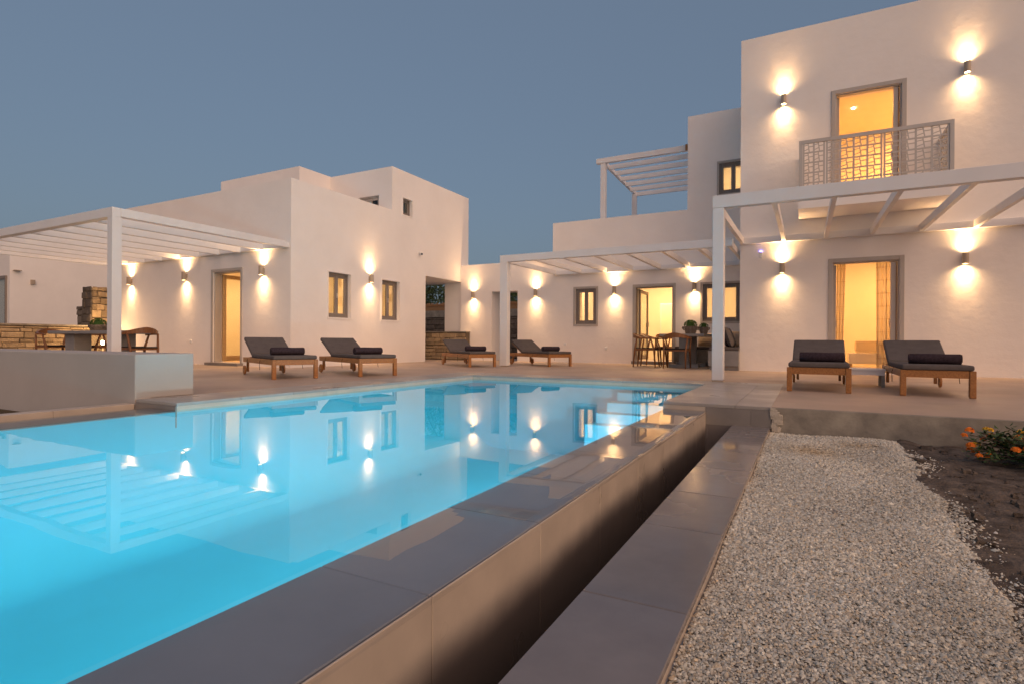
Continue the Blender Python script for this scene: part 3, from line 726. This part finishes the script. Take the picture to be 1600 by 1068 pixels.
lamps = [
 ('y', 9.19, -17.47, 2.34, 'bronze up-down wall lamp leftmost on the left house, beside the pergola post'),
 ('y', 9.19, -14.83, 2.35, 'bronze up-down wall lamp on the left house, left of its open door'),
 ('y', 9.19, -11.74, 2.34, 'bronze up-down wall lamp on the left house, right of its open door'),
 ('x', -10.8, 11.87, 2.37, 'bronze up-down wall lamp between the two windows of the left house side wall'),
 ('y', YM, -10.24, 2.25, 'bronze up-down wall lamp on the middle house, left of its narrow open doorway'),
 ('y', YM, -7.84, 2.24, 'bronze up-down wall lamp on the middle house, between narrow doorway and window'),
 ('y', YM, -5.18, 2.23, 'bronze up-down wall lamp on the middle house, between its window and dining door'),
 ('y', YM, -2.83, 2.24, 'bronze up-down wall lamp on the middle house, right of the dining door'),
 ('y', YB, -.50, 2.35, 'bronze up-down wall lamp on the big house, left of its lower lit door'),
 ('y', YB, 2.80, 2.36, 'bronze up-down wall lamp on the big house, right of its lower lit door'),
 ('y', YB, -.49, 6.18, 'bronze up-down wall lamp high on the big house, left of the balcony door'),
 ('y', YB, 2.81, 6.18, 'bronze up-down wall lamp high on the big house, right of the balcony door'),
]
for i, (pl_, p, a, z, lab) in enumerate(lamps):
    o = protoL if i == 0 else copy_tree(protoL)
    o.location = (a, p, z) if pl_ == 'y' else (p, a, z); o.rotation_euler = (0, 0, 0 if pl_ == 'y' else R(90))
    tag(o, lab, 'wall lamp', 'up-down wall lamps on the white houses')
for i, o in enumerate([x for x in COL.objects if x.name.startswith('wall_lamp')]): lamp_lights(o)

# ------------------------------------------------------------------ pergolas
PG = 'white pergolas'
p1 = empty('pergola', (-10.9, 5.45, 0), 'white louvred pergola over the dining table in front of the left house', 'pergola', PG)
PX0 = -18.62
MB().box(-11.01, -10.85, 5.38, 5.54, 0, 2.82).build('post', 'metal_white', p1, bevel=.006)
MB().box(-18.62, -18.46, 5.38, 5.54, 0, 2.82).build('post', 'metal_white', p1, bevel=.006)
MB().box(PX0, -10.85, 5.38, 5.52, 2.821, 2.985).build('front_beam', 'metal_white', p1, bevel=.004)
MB().box(-10.95, -10.85, 5.521, 9.10, 2.835, 2.985).build('side_beam', 'metal_white', p1, bevel=.004)
MB().box(PX0, -10.86, 9.101, 9.188, 2.84, 2.96).build('wall_beam', 'metal_white', p1, bevel=.004)
x = -11.70
while x > PX0:
    MB().box(x-.04, x+.04, 5.521, 9.10, 2.82, 2.96).build('rafter', 'metal_white', p1, bevel=.003, seg=1); x -= .835
p2 = empty('pergola', (-7.03, 12.9, 0), 'low white pergola over the dining set in front of the middle house', 'pergola', PG)
MB().box(-7.16, -6.94, 12.82, 13.0, 0.02, 2.73).build('post', 'metal_white', p2, bevel=.008)
MB().box(-7.13, -6.97, 12.84, 12.98, 0.001, .02).build('post_foot', 'lamp_metal', p2)
MB().box(-7.16, -1.42, 12.82, 12.98, 2.731, 2.905).build('front_beam', 'metal_white', p2, bevel=.004)
MB().box(-7.20, -1.42, 16.38, 16.498, 2.775, 2.90).build('wall_beam', 'metal_white', p2, bevel=.004)
for x in (-7.12, -6.27, -5.45, -4.63, -3.81, -2.99, -2.17, -1.5):
    MB().bar((x, 12.981, 2.815), (x, 16.379, 2.85), .08, .13).build('rafter', 'metal_white', p2, bevel=.003, seg=1)
p3 = empty('pergola', (-1.3, 9.84, 0), 'tall white pergola over the loungers in front of the big house', 'pergola', PG)
MB().box(-1.395, -1.215, 9.75, 9.93, .03, 2.88).build('post', 'metal_white', p3, bevel=.012, seg=3)
b = MB().box(-1.39, -1.22, 9.755, 9.925, .0035, .03)
b.build('post_foot', 'lamp_metal', p3)
MB().box(6.6, 6.78, 9.75, 9.93, .03, 2.88).build('post', 'metal_white', p3, bevel=.012)
MB().box(-1.395, 6.9, 9.75, 9.90, 2.881, 3.085).build('front_beam', 'metal_white', p3, bevel=.004)
MB().box(-1.395, 6.9, YB-.09, YB-.002, 2.955, 3.10).build('wall_beam', 'metal_white', p3, bevel=.004)
for x in (-1.35, -.47, .37, 1.22, 2.08, 2.96, 3.84, 4.7, 5.6):
    MB().bar((x, 9.901, 2.96), (x, YB-.091, 3.035), .075, .14).build('rafter', 'metal_white', p3, bevel=.003, seg=1)
p4 = empty('pergola', (-5.8, 17.0, 3.6), 'small white pergola on the roof terrace of the middle house', 'pergola', PG)
MB().box(-5.84, -5.68, 17.0, 17.16, 3.601, 6.33).build('post', 'metal_white', p4, bevel=.006)
MB().box(-5.84, -5.68, 20.6, 20.76, 3.601, 6.20).build('post', 'metal_white', p4, bevel=.006)
MB().box(-5.98, -3.07, 16.99, 17.13, 6.335, 6.49).build('front_beam', 'metal_white', p4)
MB().box(-3.20, -3.055, 16.93, 16.988, 6.33, 6.50).build('beam_end', 'wood', p4)
MB().bar((-5.78, 17.13, 6.40), (-5.78, 20.9, 6.28), .09, .12).build('side_beam', 'metal_white', p4)
for k in range(6):
    y = 17.55+.62*k; z = 6.42-.03*k
    MB().box(-5.735, -3.07, y, y+.07, z-.14, z).build('rafter', 'metal_white', p4)

# ------------------------------------------------------------------ low wall on the left
lw = MB().box(-20, -6.44, 3.43, 4.08, -.002, .49).box(-20, -6.44, 3.428, 3.60, -.95, -.28)
lw = slab('x', -6.44, 12.5, [(3.427, 3.60, -.95, .49), (3.60, 4.08, .001, .49)])
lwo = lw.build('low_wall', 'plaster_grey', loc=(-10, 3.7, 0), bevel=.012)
tag(lwo, 'low grey-white rendered wall in front of the left pergola', 'wall')

# ------------------------------------------------------------------ stone walls
def stones(parent, plane, p, a0, a1, z0, z1, rh, wmin, wmax, mt='stone', proud=.035, name='stone', slope=0):
    z = z0; r = 0
    while z < z1-.02:
        h = min(rh*random.uniform(.75, 1.3), z1-z)
        if z1-(z+h) < rh*.4: h = z1-z
        a = a0-random.random()*wmin*.6
        while a < a1:
            w = random.uniform(wmin, wmax); c0 = max(a, a0); c1 = min(a+w, a1)
            if c1-c0 > .04:
                g = .008; b = MB(); pr = proud*random.uniform(.4, 1.2)
                hh = h if random.random() < .8 else h*.86
                wbox(b, plane, p, c0+g, c1-g, -pr, .01, z+g, z+hh-g)
                j = min(.012, h*.1)
                b.v = [(x+random.uniform(-j, j), y+random.uniform(-j, j), q+random.uniform(-j, j)) for x, y, q in b.v]
                b.build(name, mt, parent, bevel=.012, seg=1)
            a += w
        z += h; r += 1
sw = empty('stone_wall', (-18.6, 7, 0), 'ochre dry stone wall behind the dining table under the left pergola', 'stone wall', 'stone walls around the houses')
MB().box(-19.0, -18.54, 3.9, 8.62, 0, 1.0).build('core', 'joint', sw)
stones(sw, 'x', -18.54, 5.4, 8.62, .30, .98, .13, .22, .55)
MB().box(-19.02, -18.49, 3.9, 8.62, 1.001, 1.05).build('cap', 'concrete', sw, bevel=.01)
sp = empty('stone_pillar', (-18.8, 8.9, 0), 'tall square stone pillar at the end of the ochre stone wall', 'pillar')
MB().box(-19.03, -18.54, 8.65, 9.18, 0, 2.14).build('core', 'joint', sp)
stones(sp, 'x', -18.54, 8.66, 9.17, .9, 2.19, .2, .16, .34, proud=.04)
stones(sp, 'y', 8.65, -19.03, -18.51, .9, 2.19, .21, .2, .4, 'stone_dark', proud=.03)  # unlit side: darker stone colour stands in for its shade
sq = empty('stone_pillar', (-19.6, 8.9, 0), 'short dark stone pillar behind the tall one', 'pillar')
MB().box(-20.1, -19.35, 9.0, 9.6, 0, 1.62).build('core', 'joint', sq)
stones(sq, 'y', 9.0, -20.1, -19.33, .9, 1.66, .2, .2, .4, 'stone_dark')
stones(sq, 'x', -19.35, 9.0, 9.6, .9, 1.66, .2, .2, .4, 'stone_dark')
# planter on the wall
def pot(loc, r, h, pr, label, cat='potted plant', grp='moss green potted plants'):
    o = empty('potted_plant', loc, label, cat, grp)
    b = MB(); n = 14; pts = [(r*.72, 0), (r*.86, h*.3), (r*.95, h*.7), (r, h), (r*.86, h), (r*.8, h*.8)]
    for rr, z in pts:
        for j in range(n):
            t = 2*math.pi*j/n; q = rr*(1+random.uniform(-.05, .05)); b.v.append((q*math.cos(t), q*math.sin(t), z+random.uniform(-.008, .008)))
    for k in range(len(pts)-1):
        for j in range(n): b.f.append((k*n+j, k*n+(j+1) % n, (k+1)*n+(j+1) % n, (k+1)*n+j))
    b.f.append(tuple(range(n))[::-1]); b.f.append(tuple((len(pts)-1)*n+j for j in range(n)))
    b.build('pot', 'pot', o, local=True)
    for s in (-1, 1):
        MB().tube([(s*r*.9, 0, h*.75), (s*r*1.2, 0, h*.95), (s*r*1.25, 0, h*.8), (s*r*.95, 0, h*.5)], r*.11, 6).build('handle', 'pot', o, local=True)
    b = MB()
    for k in range(700):      # dense small leaves on a dome
        th = random.uniform(0, 6.28); ph = math.acos(random.uniform(-.1, 1)); rr = pr*random.uniform(.88, 1.04)
        c = Vector((rr*math.sin(ph)*math.cos(th), rr*math.sin(ph)*math.sin(th), h+pr*.12+rr*.85*math.cos(ph)))
        d = (c-Vector((0, 0, h))).normalized()+Vector([random.uniform(-.5, .5) for _ in range(3)]); d.normalize()
        a = d.orthogonal().normalized(); s = pr*.11
        b.quad(c-a*s*.5, c+d*s, c+a*s*.5)
    b.tube([(0, 0, h*.8), (0, 0, h+pr*.75)], [pr*.8, pr*.45], 10)
    b.build('foliage', 'moss', o, local=True)


# lounge/stone wall and yard seen through the passage
s2 = empty('stone_wall', (-11.6, 16.3, 0), 'rubble stone wall inside the open passage beside the left house', 'stone wall', 'stone walls around the houses')
MB().box(-13.0, -10.40, 16.25, 16.49, .001, .95).build('core', 'joint', s2)
stones(s2, 'y', 16.25, -12.95, -10.38, .02, .93, .125, .14, .42)
MB().box(-13.0, -10.38, 16.20, 16.495, .951, .985).build('cap', 'concrete', s2)
s3 = empty('stone_wall', (-14, 22, 0), 'dark stone terrace wall with pale concrete cap in the yard behind', 'stone wall', 'stone walls around the houses')
MB().box(-24, -8.0, 22.05, 22.6, -.3, 1.78).build('core', 'joint', s3)
stones(s3, 'y', 22.05, -18.5, -9.5, -.1, 1.76, .21, .3, .75, 'stone_dark', proud=.05)
MB().box(-24, -8.0, 22.0, 22.6, 1.781, 2.10).build('cap', 'concrete', s3)
rf = empty('reed_fence', (-14, 22.5, 2.1), 'brown reed fence standing on the concrete cap behind the houses', 'fence')
b = MB(); x = -20
while x < -9:
    w = random.uniform(.03, .06); b.box(x, x+w*.85, 22.5, 22.5+w, 2.1, 2.48+random.uniform(-.05, .05)); x += w
ro = b.build('reeds', 'reed', rf); ro['kind'] = 'stuff'
b = MB().box(-20, -9, 22.47, 22.5, 2.36, 2.385); b.build('rail', 'wood', rf)
def tree(loc, r, h, label, n=5200):
    o = empty('tree', loc, label, 'tree', 'trees beyond the reed fence')
    b = MB().tube([(0, 0, 0), (.1, .05, h*.3), (-.05, .1, h*.55), (.1, 0, h*.8)], [.22, .17, .12, .04], 8)
    for k in range(7):
        a = k*.9+random.random()*.4; b.tube([(0, 0, h*(.3+.05*k)), (r*.4*math.cos(a), r*.4*math.sin(a), h*(.5+.05*k)), (r*.75*math.cos(a), r*.75*math.sin(a), h*(.62+.05*k))], [.09, .05, .02], 6)
    b.build('trunk', 'bark', o, local=True)
    rs = np.random.RandomState(int(abs(loc[0]*10))); b = MB()
    cl_ = [(rs.normal(0, r*.42), rs.normal(0, r*.42), h*.66+rs.normal(0, h*.17), rs.uniform(.25, .5)*r) for _ in range(34)]
    for k in range(n):
        c = cl_[rs.randint(len(cl_))]; d = rs.normal(size=3); d /= np.linalg.norm(d); q = c[3]*rs.uniform(.5, 1.05)
        P = Vector((c[0]+d[0]*q, c[1]+d[1]*q, c[2]+d[2]*q*.8)); s = rs.uniform(.05, .12)
        a = Vector(rs.normal(size=3)).normalized(); e = a.orthogonal().normalized()
        b.quad(P-a*s, P+e*s*.45, P+a*s, P-e*s*.45)
    b.build('crown', 'leaf', o, local=True)
tree((-21.0, 28, -.3), 3.0, 5.6, 'bushy dark evergreen tree seen through the passage beside the left house', 7000)
tree((-16.3, 27, -.3), 2.4, 4.6, 'dark olive tree seen through the passage, to the right of the bushy one', 5500)
tree((-13.6, 27.5, -.3), 1.9, 4.5, 'small dark tree seen through the narrow doorway of the middle house', 4000)

# neighbouring white house at the far left
H4 = empty('villa', (-28, 10.2, 0), 'plain white neighbouring house behind the stone wall at the left edge', 'house')
MB().box(-36, -28, 10.2, 19, -.3, 4.3).build('walls', 'plaster', H4)
w = MB().box(-30.2, -28.2, 10.13, 10.195, 3.02, 3.15).build('window', 'taupe', H4)
for xx in (-30.15, -29.2, -28.28): MB().box(xx, xx+.07, 10.14, 10.195, .4, 3.019).build('frame', 'taupe', w)
MB().box(-30.14, -28.29, 10.15, 10.175, .41, 3.0).build('pane', 'glass', w)
nl = MB().box(-27.998, -27.90, 10.87, 11.0, 2.86, 3.04).build('wall_lamp', 'lamp_metal', loc=(-28, 10.93, 2.95))
tag(nl, 'small unlit brown wall lamp on the neighbouring house', 'wall lamp')
nl = MB().box(-27.998, -27.80, 10.30, 10.52, 3.345, 3.375).build('wall_spout', 'lamp_metal', loc=(-28, 10.4, 3.35))
tag(nl, 'thin dark roof spout on the neighbouring house wall', 'spout')

# ------------------------------------------------------------------ loungers
def make_lounger():
    root = empty('sun_lounger', (0, 0, 0))
    Lg = dict(local=True)
    w = .345
    for s in (-1, 1):
        MB().box(-.99, .98, s*w-.018, s*w+.018, .235, .325).build('side_rail', 'wood', root, bevel=.004, seg=1, **Lg)
        MB().box(-1.06, -.992, s*w-.032, s*w+.032, 0, .325).build('leg', 'wood', root, bevel=.005, seg=1, **Lg)
        MB().box(.86, .92, s*(w-.045)-.018, s*(w-.045)+.018, .05, .325).build('leg', 'wood', root, bevel=.004, seg=1, **Lg)
        wy = s*(w+.012)
        wh = MB().tube([(.89, wy-.016, .085), (.89, wy+.016, .085)], .085, 20).build('wheel', 'wood', root, bevel=.004, seg=1, **Lg)
        MB().tube([(.89, wy-.02, .085), (.89, wy+.02, .085)], .014, 10).build('hub', 'lamp_metal', wh, **Lg)
    MB().box(-1.05, -1.0, -w+.033, w-.033, .235, .325).build('foot_rail', 'wood', root, bevel=.004, seg=1, **Lg)
    MB().box(.94, .98, -w+.019, w-.019, .235, .325).build('head_rail', 'wood', root, **Lg)
    for k in range(13):
        x = -.95+k*.105
        MB().box(x, x+.07, -w+.019, w-.019, .300, .318).build('slat', 'wood', root, **Lg)
    # adjustable back
    hx, hz, bl, an = .36, .325, .65, R(27)
    ax = Vector((math.cos(an), 0, math.sin(an))); ay = Vector((0, 1, 0)); az_ = ax.cross(ay)*-1
    az_ = Vector((-math.sin(an), 0, math.cos(an)))
    c = Vector((hx, 0, hz))+ax*bl/2-az_*.0
    b = MB()
    for s in (-1, 1): b.obox(c+ay*s*.30, ax, ay, az_, bl/2, .018, .018)
    for k in range(5): b.obox(Vector((hx, 0, hz))+ax*(.08+k*.13), ax, ay, az_, .035, .28, .009)
    b.build('back_frame', 'wood', root, **Lg)
    MB().bar((.62, 0, .31), (.80, 0, .53), .03, .02).build('prop', 'wood', root, **Lg)
    MB().box(-1.065, .375, -.36, .36, .327, .392).build('seat_cushion', 'cushion', root, bevel=.022, seg=3, **Lg)
    b = MB(); b.obox(Vector((hx, 0, hz))+ax*(bl/2+.02)+az_*.052, ax, ay, az_, bl/2+.01, .36, .032)
    b.build('back_cushion', 'cushion', root, bevel=.022, seg=3, **Lg)
    for x, s in ((-.25, 1), (-.25, -1), (.62, 1)):
        pts = [(x, s*.355, .33), (x+.01, s*.372, .27), (x+.02, s*.37, .20), (x-.01, s*.372, .13)]
        MB().tube(pts, .004, 4).build('tie', 'cord', root, **Lg)
    return root
def make_towel():
    b = MB(); n = 20; L = .275
    # spiral roll
    rr = .068
    for i, y in enumerate((-L, -L+.012, -L*.4, L*.3, L-.012, L)):
        k = .90 if i in (0, 5) else 1+.03*math.sin(i*2.3)
        for j in range(n):
            t = 2*math.pi*j/n; q = rr*k*(1+.03*math.sin(3*t+i)); b.v.append((q*math.cos(t)*1.06, y, rr+q*math.sin(t)*.96-.003))
    for k in range(5):
        for j in range(n): b.f.append((k*n+j, k*n+(j+1) % n, (k+1)*n+(j+1) % n, (k+1)*n+j))
    b.f.append(tuple(range(n))); b.f.append(tuple(5*n+j for j in range(n))[::-1])
    o = b.build('rolled_towel', 'towel', smooth=False, loc=(0, 0, 0), bevel=0)
    for p_ in o.data.polygons: p_.use_smooth = len(p_.vertices) == 4
    s = MB(); pts = []
    for k in range(40):
        t = k*.42; r_ = .012+.0013*k*1.0; pts.append((r_*math.cos(t), -L-.002, rr+r_*math.sin(t)))
    s.tube(pts, .003, 4).build('rolled_edge', 'cushion', o, local=True)
    return o
protoS = make_lounger(); protoT = make_towel()
LG = [((-8.52, 6.97), 157, 'teak lounger with charcoal cushion just right of the left house door'),
      ((-7.88, 8.27), 158, 'teak lounger with charcoal cushion beneath the two windows of the left house'),
      ((-8.07, 12.66), 146, 'teak lounger beyond the pool, in front of the rubble stone wall'),
      ((-6.58, 14.02), 150, 'teak lounger beyond the pool, just right of the slim pergola post'),
      ((.16, 9.50), 89, 'left one of the two teak loungers facing the camera by the lit door'),
      ((1.42, 9.52), 90, 'right one of the two teak loungers facing the camera by the lit door')]
for i, ((x, y), a, lab) in enumerate(LG):
    o = protoS if i == 0 else copy_tree(protoS)
    o.location = (x, y, .003); o.rotation_euler = (0, 0, R(a)); o.scale = (.95 if i < 4 else 1, 1, 1); tag(o, lab, 'sun lounger', 'teak sun loungers around the pool')
    t = protoT if i == 0 else copy_tree(protoT)
    t.location = (x-math.cos(R(a))*(.56 if i < 4 else .62)+(.04 if i > 3 else 0), y-math.sin(R(a))*(.56 if i < 4 else .62), .394); t.rotation_euler = (0, 0, R(a+random.uniform(-4, 4)))
    tag(t, ['dark plum rolled towel on the lounger right of the left house door', 'dark plum rolled towel on the lounger beneath the two left house windows',
            'dark plum rolled towel on the lounger in front of the rubble stone wall', 'dark plum rolled towel on the lounger right of the slim pergola post',
            'dark plum rolled towel on the left lounger facing the camera', 'dark plum rolled towel on the right lounger facing the camera'][i], 'towel', 'rolled towels on the loungers')
sd_ = empty('side_table', (.80, 10.1, 0), 'low pale slatted side table between the two right loungers', 'side table')
for k in range(5): MB().box(.56, 1.04, 9.86+k*.10, 9.86+k*.10+.085, .25, .275).build('slat', 'metal_white', sd_)
MB().box(.57, 1.03, 9.87, 9.90, .18, .249).box(.57, 1.03, 10.29, 10.32, .18, .249).build('apron', 'metal_white', sd_)
for x in (.57, .99):
    for yv in (9.872, 10.28): MB().box(x, x+.04, yv, yv+.038, .003, .18).build('leg', 'table_conc', sd_)

# ------------------------------------------------------------------ chairs and tables
def make_chair():
    root = empty('dining_chair', (0, 0, 0)); lo = dict(local=True)   # faces +x
    # legs
    for s in (-1, 1):
        MB().tube([(-.30, s*.27, 0), (-.26, s*.265, .45), (-.20, s*.30, .76)], [.017, .027, .019], 8).build('leg', 'wood_chair', root, smooth=True, **lo)
        MB().tube([(.28, s*.29, 0), (.24, s*.275, .46), (.16, s*.32, .745)], [.017, .027, .019], 8).build('leg', 'wood_chair', root, smooth=True, **lo)
    # bent top rail
    b = MB(); pts = []; n = 17
    for k in range(n):
        t = math.pi*(.5+k/(n-1)); cx = .0
        pts.append((cx+.34*math.cos(t) if abs(math.cos(t)) > 0 else 0, .33*math.sin(t), .76+.07*max(0, -math.cos(t))**2))
    pts = [(.24, .30, .745)]+pts+[(.24, -.30, .745)]
    m_ = len(pts); idx_ = []
    for k, p_ in enumerate(pts):
        u = abs(k-(m_-1)/2)/((m_-1)/2); hh = .017+.046*(1-u)**1.0; tt = .022 if u < .7 else .027
        d = Vector((p_[0], p_[1], 0)); d = d.normalized() if d.length > 0 else Vector((1, 0, 0)); P = Vector(p_); row = []
        for a, c in ((-1, -1), (1, -1), (1, 1), (-1, 1)):
            row.append(len(b.v)); b.v.append(tuple(P+d*tt*a+Vector((0, 0, hh*c))))
        idx_.append(row)
    for k in range(m_-1):
        for j in range(4): b.f.append((idx_[k][j], idx_[k][(j+1) % 4], idx_[k+1][(j+1) % 4], idx_[k+1][j]))
    b.f.append(tuple(idx_[0])); b.f.append(tuple(idx_[-1])[::-1])
    b.build('top_rail', 'wood_chair', root, bevel=.006, **lo)
    f = MB()
    for s in (-1, 1): f.bar((-.26, s*.265, .455), (.24, s*.275, .46), .03, .05)
    f.bar((-.26, -.25, .455), (-.26, .25, .455), .03, .05).bar((.24, -.26, .46), (.24, .26, .46), .03, .05)
    f.build('seat_frame', 'wood_chair', root, **lo)
    c = MB()
    for k in range(26):
        y = -.245+k*.0195; c.tube([(-.28, y, .47), (-.27, y, .49), (0, y, .474), (.25, y, .492), (.265, y, .47)], .012, 5)
    c.build('cord_seat', 'cord', root, **lo)
    for s in (-1, 1): pass
    return root
def copy_at(proto, used, x, y, rz, label, grp, z=.002):
    o = proto if not used else copy_tree(proto)
    o.location = (x, y, z); o.rotation_euler = (0, 0, R(rz)); tag(o, label, 'chair', grp); return o
protoC = make_chair()
GC = 'bent wood dining chairs with dark cord seats'
copy_at(protoC, False, -3.76, 14.78, 3, 'wooden cord seat chair on the left side of the dining table, nearer one', GC)
copy_at(protoC, True, -3.76, 15.60, -2, 'wooden cord seat chair on the left side of the dining table, farther one', GC)
copy_at(protoC, True, -2.92, 14.50, 90, 'wooden cord seat chair at the dining table head, seen from behind', GC)
copy_at(protoC, True, -3.95, 18.1, 60, 'wooden chair inside the lit room behind the dining door', GC, z=.018)
copy_at(protoC, True, -12.15, 6.5, 180, 'wooden cord seat chair at the right end of the left pergola table', GC)
copy_at(protoC, True, -15.8, 6.62, 0, 'wooden cord seat chair at the left end of the left pergola table', GC)
copy_at(protoC, True, -15.0, 7.2, -90, 'wooden cord seat chair on the wall side of the left pergola table', GC)
def table(name, x0, x1, y0, y1, z, legs, label, cat='table'):
    o = empty(name, ((x0+x1)/2, (y0+y1)/2, 0), label, cat)
    MB().box(x0, x1, y0, y1, z-.07, z).build('table_top', 'table_conc', o, bevel=.008)
    for (lx0, lx1, ly0, ly1) in legs:
        MB().box(lx0, lx1, ly0, ly1, .09, z-.0705).build('pedestal', 'table_conc', o, bevel=.008)
        ex = (lx1-lx0)*.8; MB().box(lx0-.25, lx1+.25, ly0-.06, ly1+.06, .003, .09).build('foot', 'table_conc', o, bevel=.006)
    return o
table('dining_table', -3.42, -2.30, 14.72, 16.15, .875, [(-2.94, -2.70, 14.85, 15.0), (-2.90, -2.66, 15.75, 15.9)], 'grey concrete dining table with two slab legs beside the built-in bench')
table('dining_table', -15.4, -12.2, 6.3, 6.95, .83, [(-14.95, -14.55, 6.45, 6.8), (-13.1, -12.75, 6.45, 6.8)], 'long grey concrete dining table under the left pergola')
pot((-14.05, 6.7, .831), .20, .13, .15, 'grey bowl of green moss on the dining table under the left pergola')
pot((-2.72, 15.25, .876), .17, .20, .165, 'rustic pot with a large ball of green moss on the dining table, left one')
pot((-2.40, 15.35, .876), .12, .18, .11, 'rustic pot with a small ball of green moss on the dining table, right one')
bb = empty('built_in_bench', (-1.7, 15.3, 0), 'grey rendered built-in bench along the walls behind the dining table', 'bench')
MB().box(-2.08, -1.402, 13.95, YM-.003, .10, .46).build('base', 'table_conc', bb, bevel=.006)
MB().box(-2.05, -1.402, 14.0, YM-.003, .003, .10).build('plinth', 'tile_face', bb)
MB().box(-3.30, -2.081, 15.98, YM-.003, .10, .46).build('base', 'concrete', bb)
MB().box(-2.06, -1.405, 13.97, YM-.005, .461, .54).build('seat_cushion', 'cushion', bb, bevel=.02)
MB().box(-3.28, -2.065, 16.0, YM-.005, .461, .54).build('seat_cushion', 'cushion', bb, bevel=.02)
def pillow(c, ax, tilt, w, h, mt, label):
    n = 10; b = MB()
    for side in (1, -1):
        for i in range(n+1):
            for j in range(n+1):
                u, v = i/n*2-1, j/n*2-1; e = max(0, (1-u**4)*(1-v**4))**.5
                b.v.append((u*w/2*(1-.06*(1-abs(v))*0), side*.085*e, (v*.5+.5)*h))
    N = (n+1)**2
    for s in (0, 1):
        for i in range(n):
            for j in range(n):
                a = s*N+i*(n+1)+j; q = (a, a+n+1, a+n+2, a+1); b.f.append(q if s == 0 else q[::-1])
    o = b.build('cushion', mt, smooth=True, loc=(0, 0, 0)); o.location = c; o.rotation_euler = (R(tilt), 0, R(ax)); tag(o, label, 'cushion', 'loose cushions on the built-in bench')
pillow((-1.56, 14.35, .55), 90, -20, .55, .50, 'cushion', 'dark square cushion leaning on the big house side wall, nearest one')
pillow((-1.66, 14.85, .55), 80, -25, .50, .42, 'towel', 'dark plum cushion behind the nearest one on the built-in bench')
pillow((-1.72, 16.25, .55), 10, -15, .5, .42, 'cushion_beige', 'beige cushion in the corner of the built-in bench')
pillow((-2.42, 16.28, .55), 0, -15, .55, .36, 'cushion_beige', 'beige cushion beside the dining table against the back wall')
# furniture seen through the dining door
cb = MB().box(-4.55, -3.55, 19.7, 20.39, .016, 2.0).build('cabinet', 'plastic_white', loc=(-4.0, 20, .016), bevel=.01)
tag(cb, 'tall plain white cabinet inside the room behind the dining door', 'cabinet')
MB().box(-4.50, -3.60, 19.685, 19.699, .06, 1.96).build('cabinet_door', 'plaster_room', cb)
pf = MB().box(-6.5, -5.9, 20.37, 20.399, 1.2, 2.0).build('picture', 'wood_light', loc=(-6.2, 20.38, 1.6)); tag(pf, 'small wood framed picture on the wall behind the middle window', 'picture')

# ------------------------------------------------------------------ flowering shrub and small plants
sh = empty('lantana_shrub', (1.62, 5.38, -.26), 'low shrub with orange flower heads at the right edge by the terrace step', 'shrub')
rs = np.random.RandomState(11)
stm = MB(); lf = MB(); tips = []
for k in range(150):
    a = rs.uniform(0, 6.28); rr = rs.uniform(.05, .56); hh = rs.uniform(.06, .38)*(1-.6*rr)
    tip = Vector((rr*math.cos(a), rr*math.sin(a)*.8, hh)); mid_ = tip*.5+Vector((0, 0, .05)); tips.append(tip)
    stm.tube([(0, 0, 0), tuple(mid_), tuple(tip)], [.007, .005, .003], 5)
    for j in range(34):
        t = rs.uniform(.25, 1.0); P = (mid_*(2-2*t)+tip*(2*t-1)) if t > .5 else mid_*2*t
        P = P+Vector(rs.normal(size=3))*.012; d = Vector(rs.normal(size=3)); d.z = abs(d.z)*.6; d.normalize(); e = d.cross(Vector((0, 0, 1))).normalized(); s = rs.uniform(.028, .052)
        up = d.cross(e)*.15*s
        lf.quad(P, P+d*s*.5+e*s*.32+up, P+d*s, P+d*s*.5-e*s*.32+up)
stm.build('stems', 'bark', sh, local=True); lf.build('leaves', 'leaf2', sh, local=True)['kind'] = 'stuff'
def head(P, r, inner):
    b = MB()
    for k in range(34):
        th = rs.uniform(0, 6.28); ph = math.acos(rs.uniform(.0, 1)); d = Vector((math.sin(ph)*math.cos(th), math.sin(ph)*math.sin(th), math.cos(ph)))
        c = P+d*r*.75; a = d.orthogonal().normalized(); e = d.cross(a); s = r*.34
        b.quad(c-a*s+d*.002, c-e*s+d*.004, c+a*s+d*.002, c+e*s+d*.004)
    return b
for k, tp in enumerate(tips[:104]):
    head(tp+Vector((0, 0, .028)), rs.uniform(.022, .036), False).build('flower_head', 'petal_orange' if k % 4 else 'petal_yellow', sh, local=True)
# sprig at the frame edge
sg = empty('young_plant', (1.64, 5.9, -.26), 'thin bare young plant leaning at the right edge above the flowers', 'plant')
b = MB().tube([(0, 0, 0), (-.02, 0, .2), (.02, 0, .33), (-.06, 0, .44)], [.006, .005, .004, .002], 5)
for k in range(7): 
    z = .2+.035*k; b.quad((0, 0, z), (.03*(-1)**k, .01, z+.02), (.09*(-1)**k, 0, z+.06), (.035*(-1)**k, -.01, z+.045))
b.build('stem', 'leaf2', sg, local=True)
# warm spike lamp that lights the ochre stone wall
gl = empty('garden_lamp', (-18.1, 8.75, 0), 'small warm glowing lamp by the stone pillar under the left pergola', 'lamp')
MB().tube([(-18.1, 8.75, 0.0), (-18.1, 8.75, .50)], .02, 8).build('stem', 'lamp_metal', gl)
MB().tube([(-18.1, 8.75, .501), (-18.1, 8.75, .60)], [.05, .045], 12).build('glass_head', 'bulb', gl)
L = bpy.data.lights.new('garden_light', 'POINT'); L.energy = 13; L.color = (1, .6, .26); L.shadow_soft_size = .06
o = bpy.data.objects.new('garden_light', L); COL.objects.link(o); o.location = (-18.0, 8.55, .7)
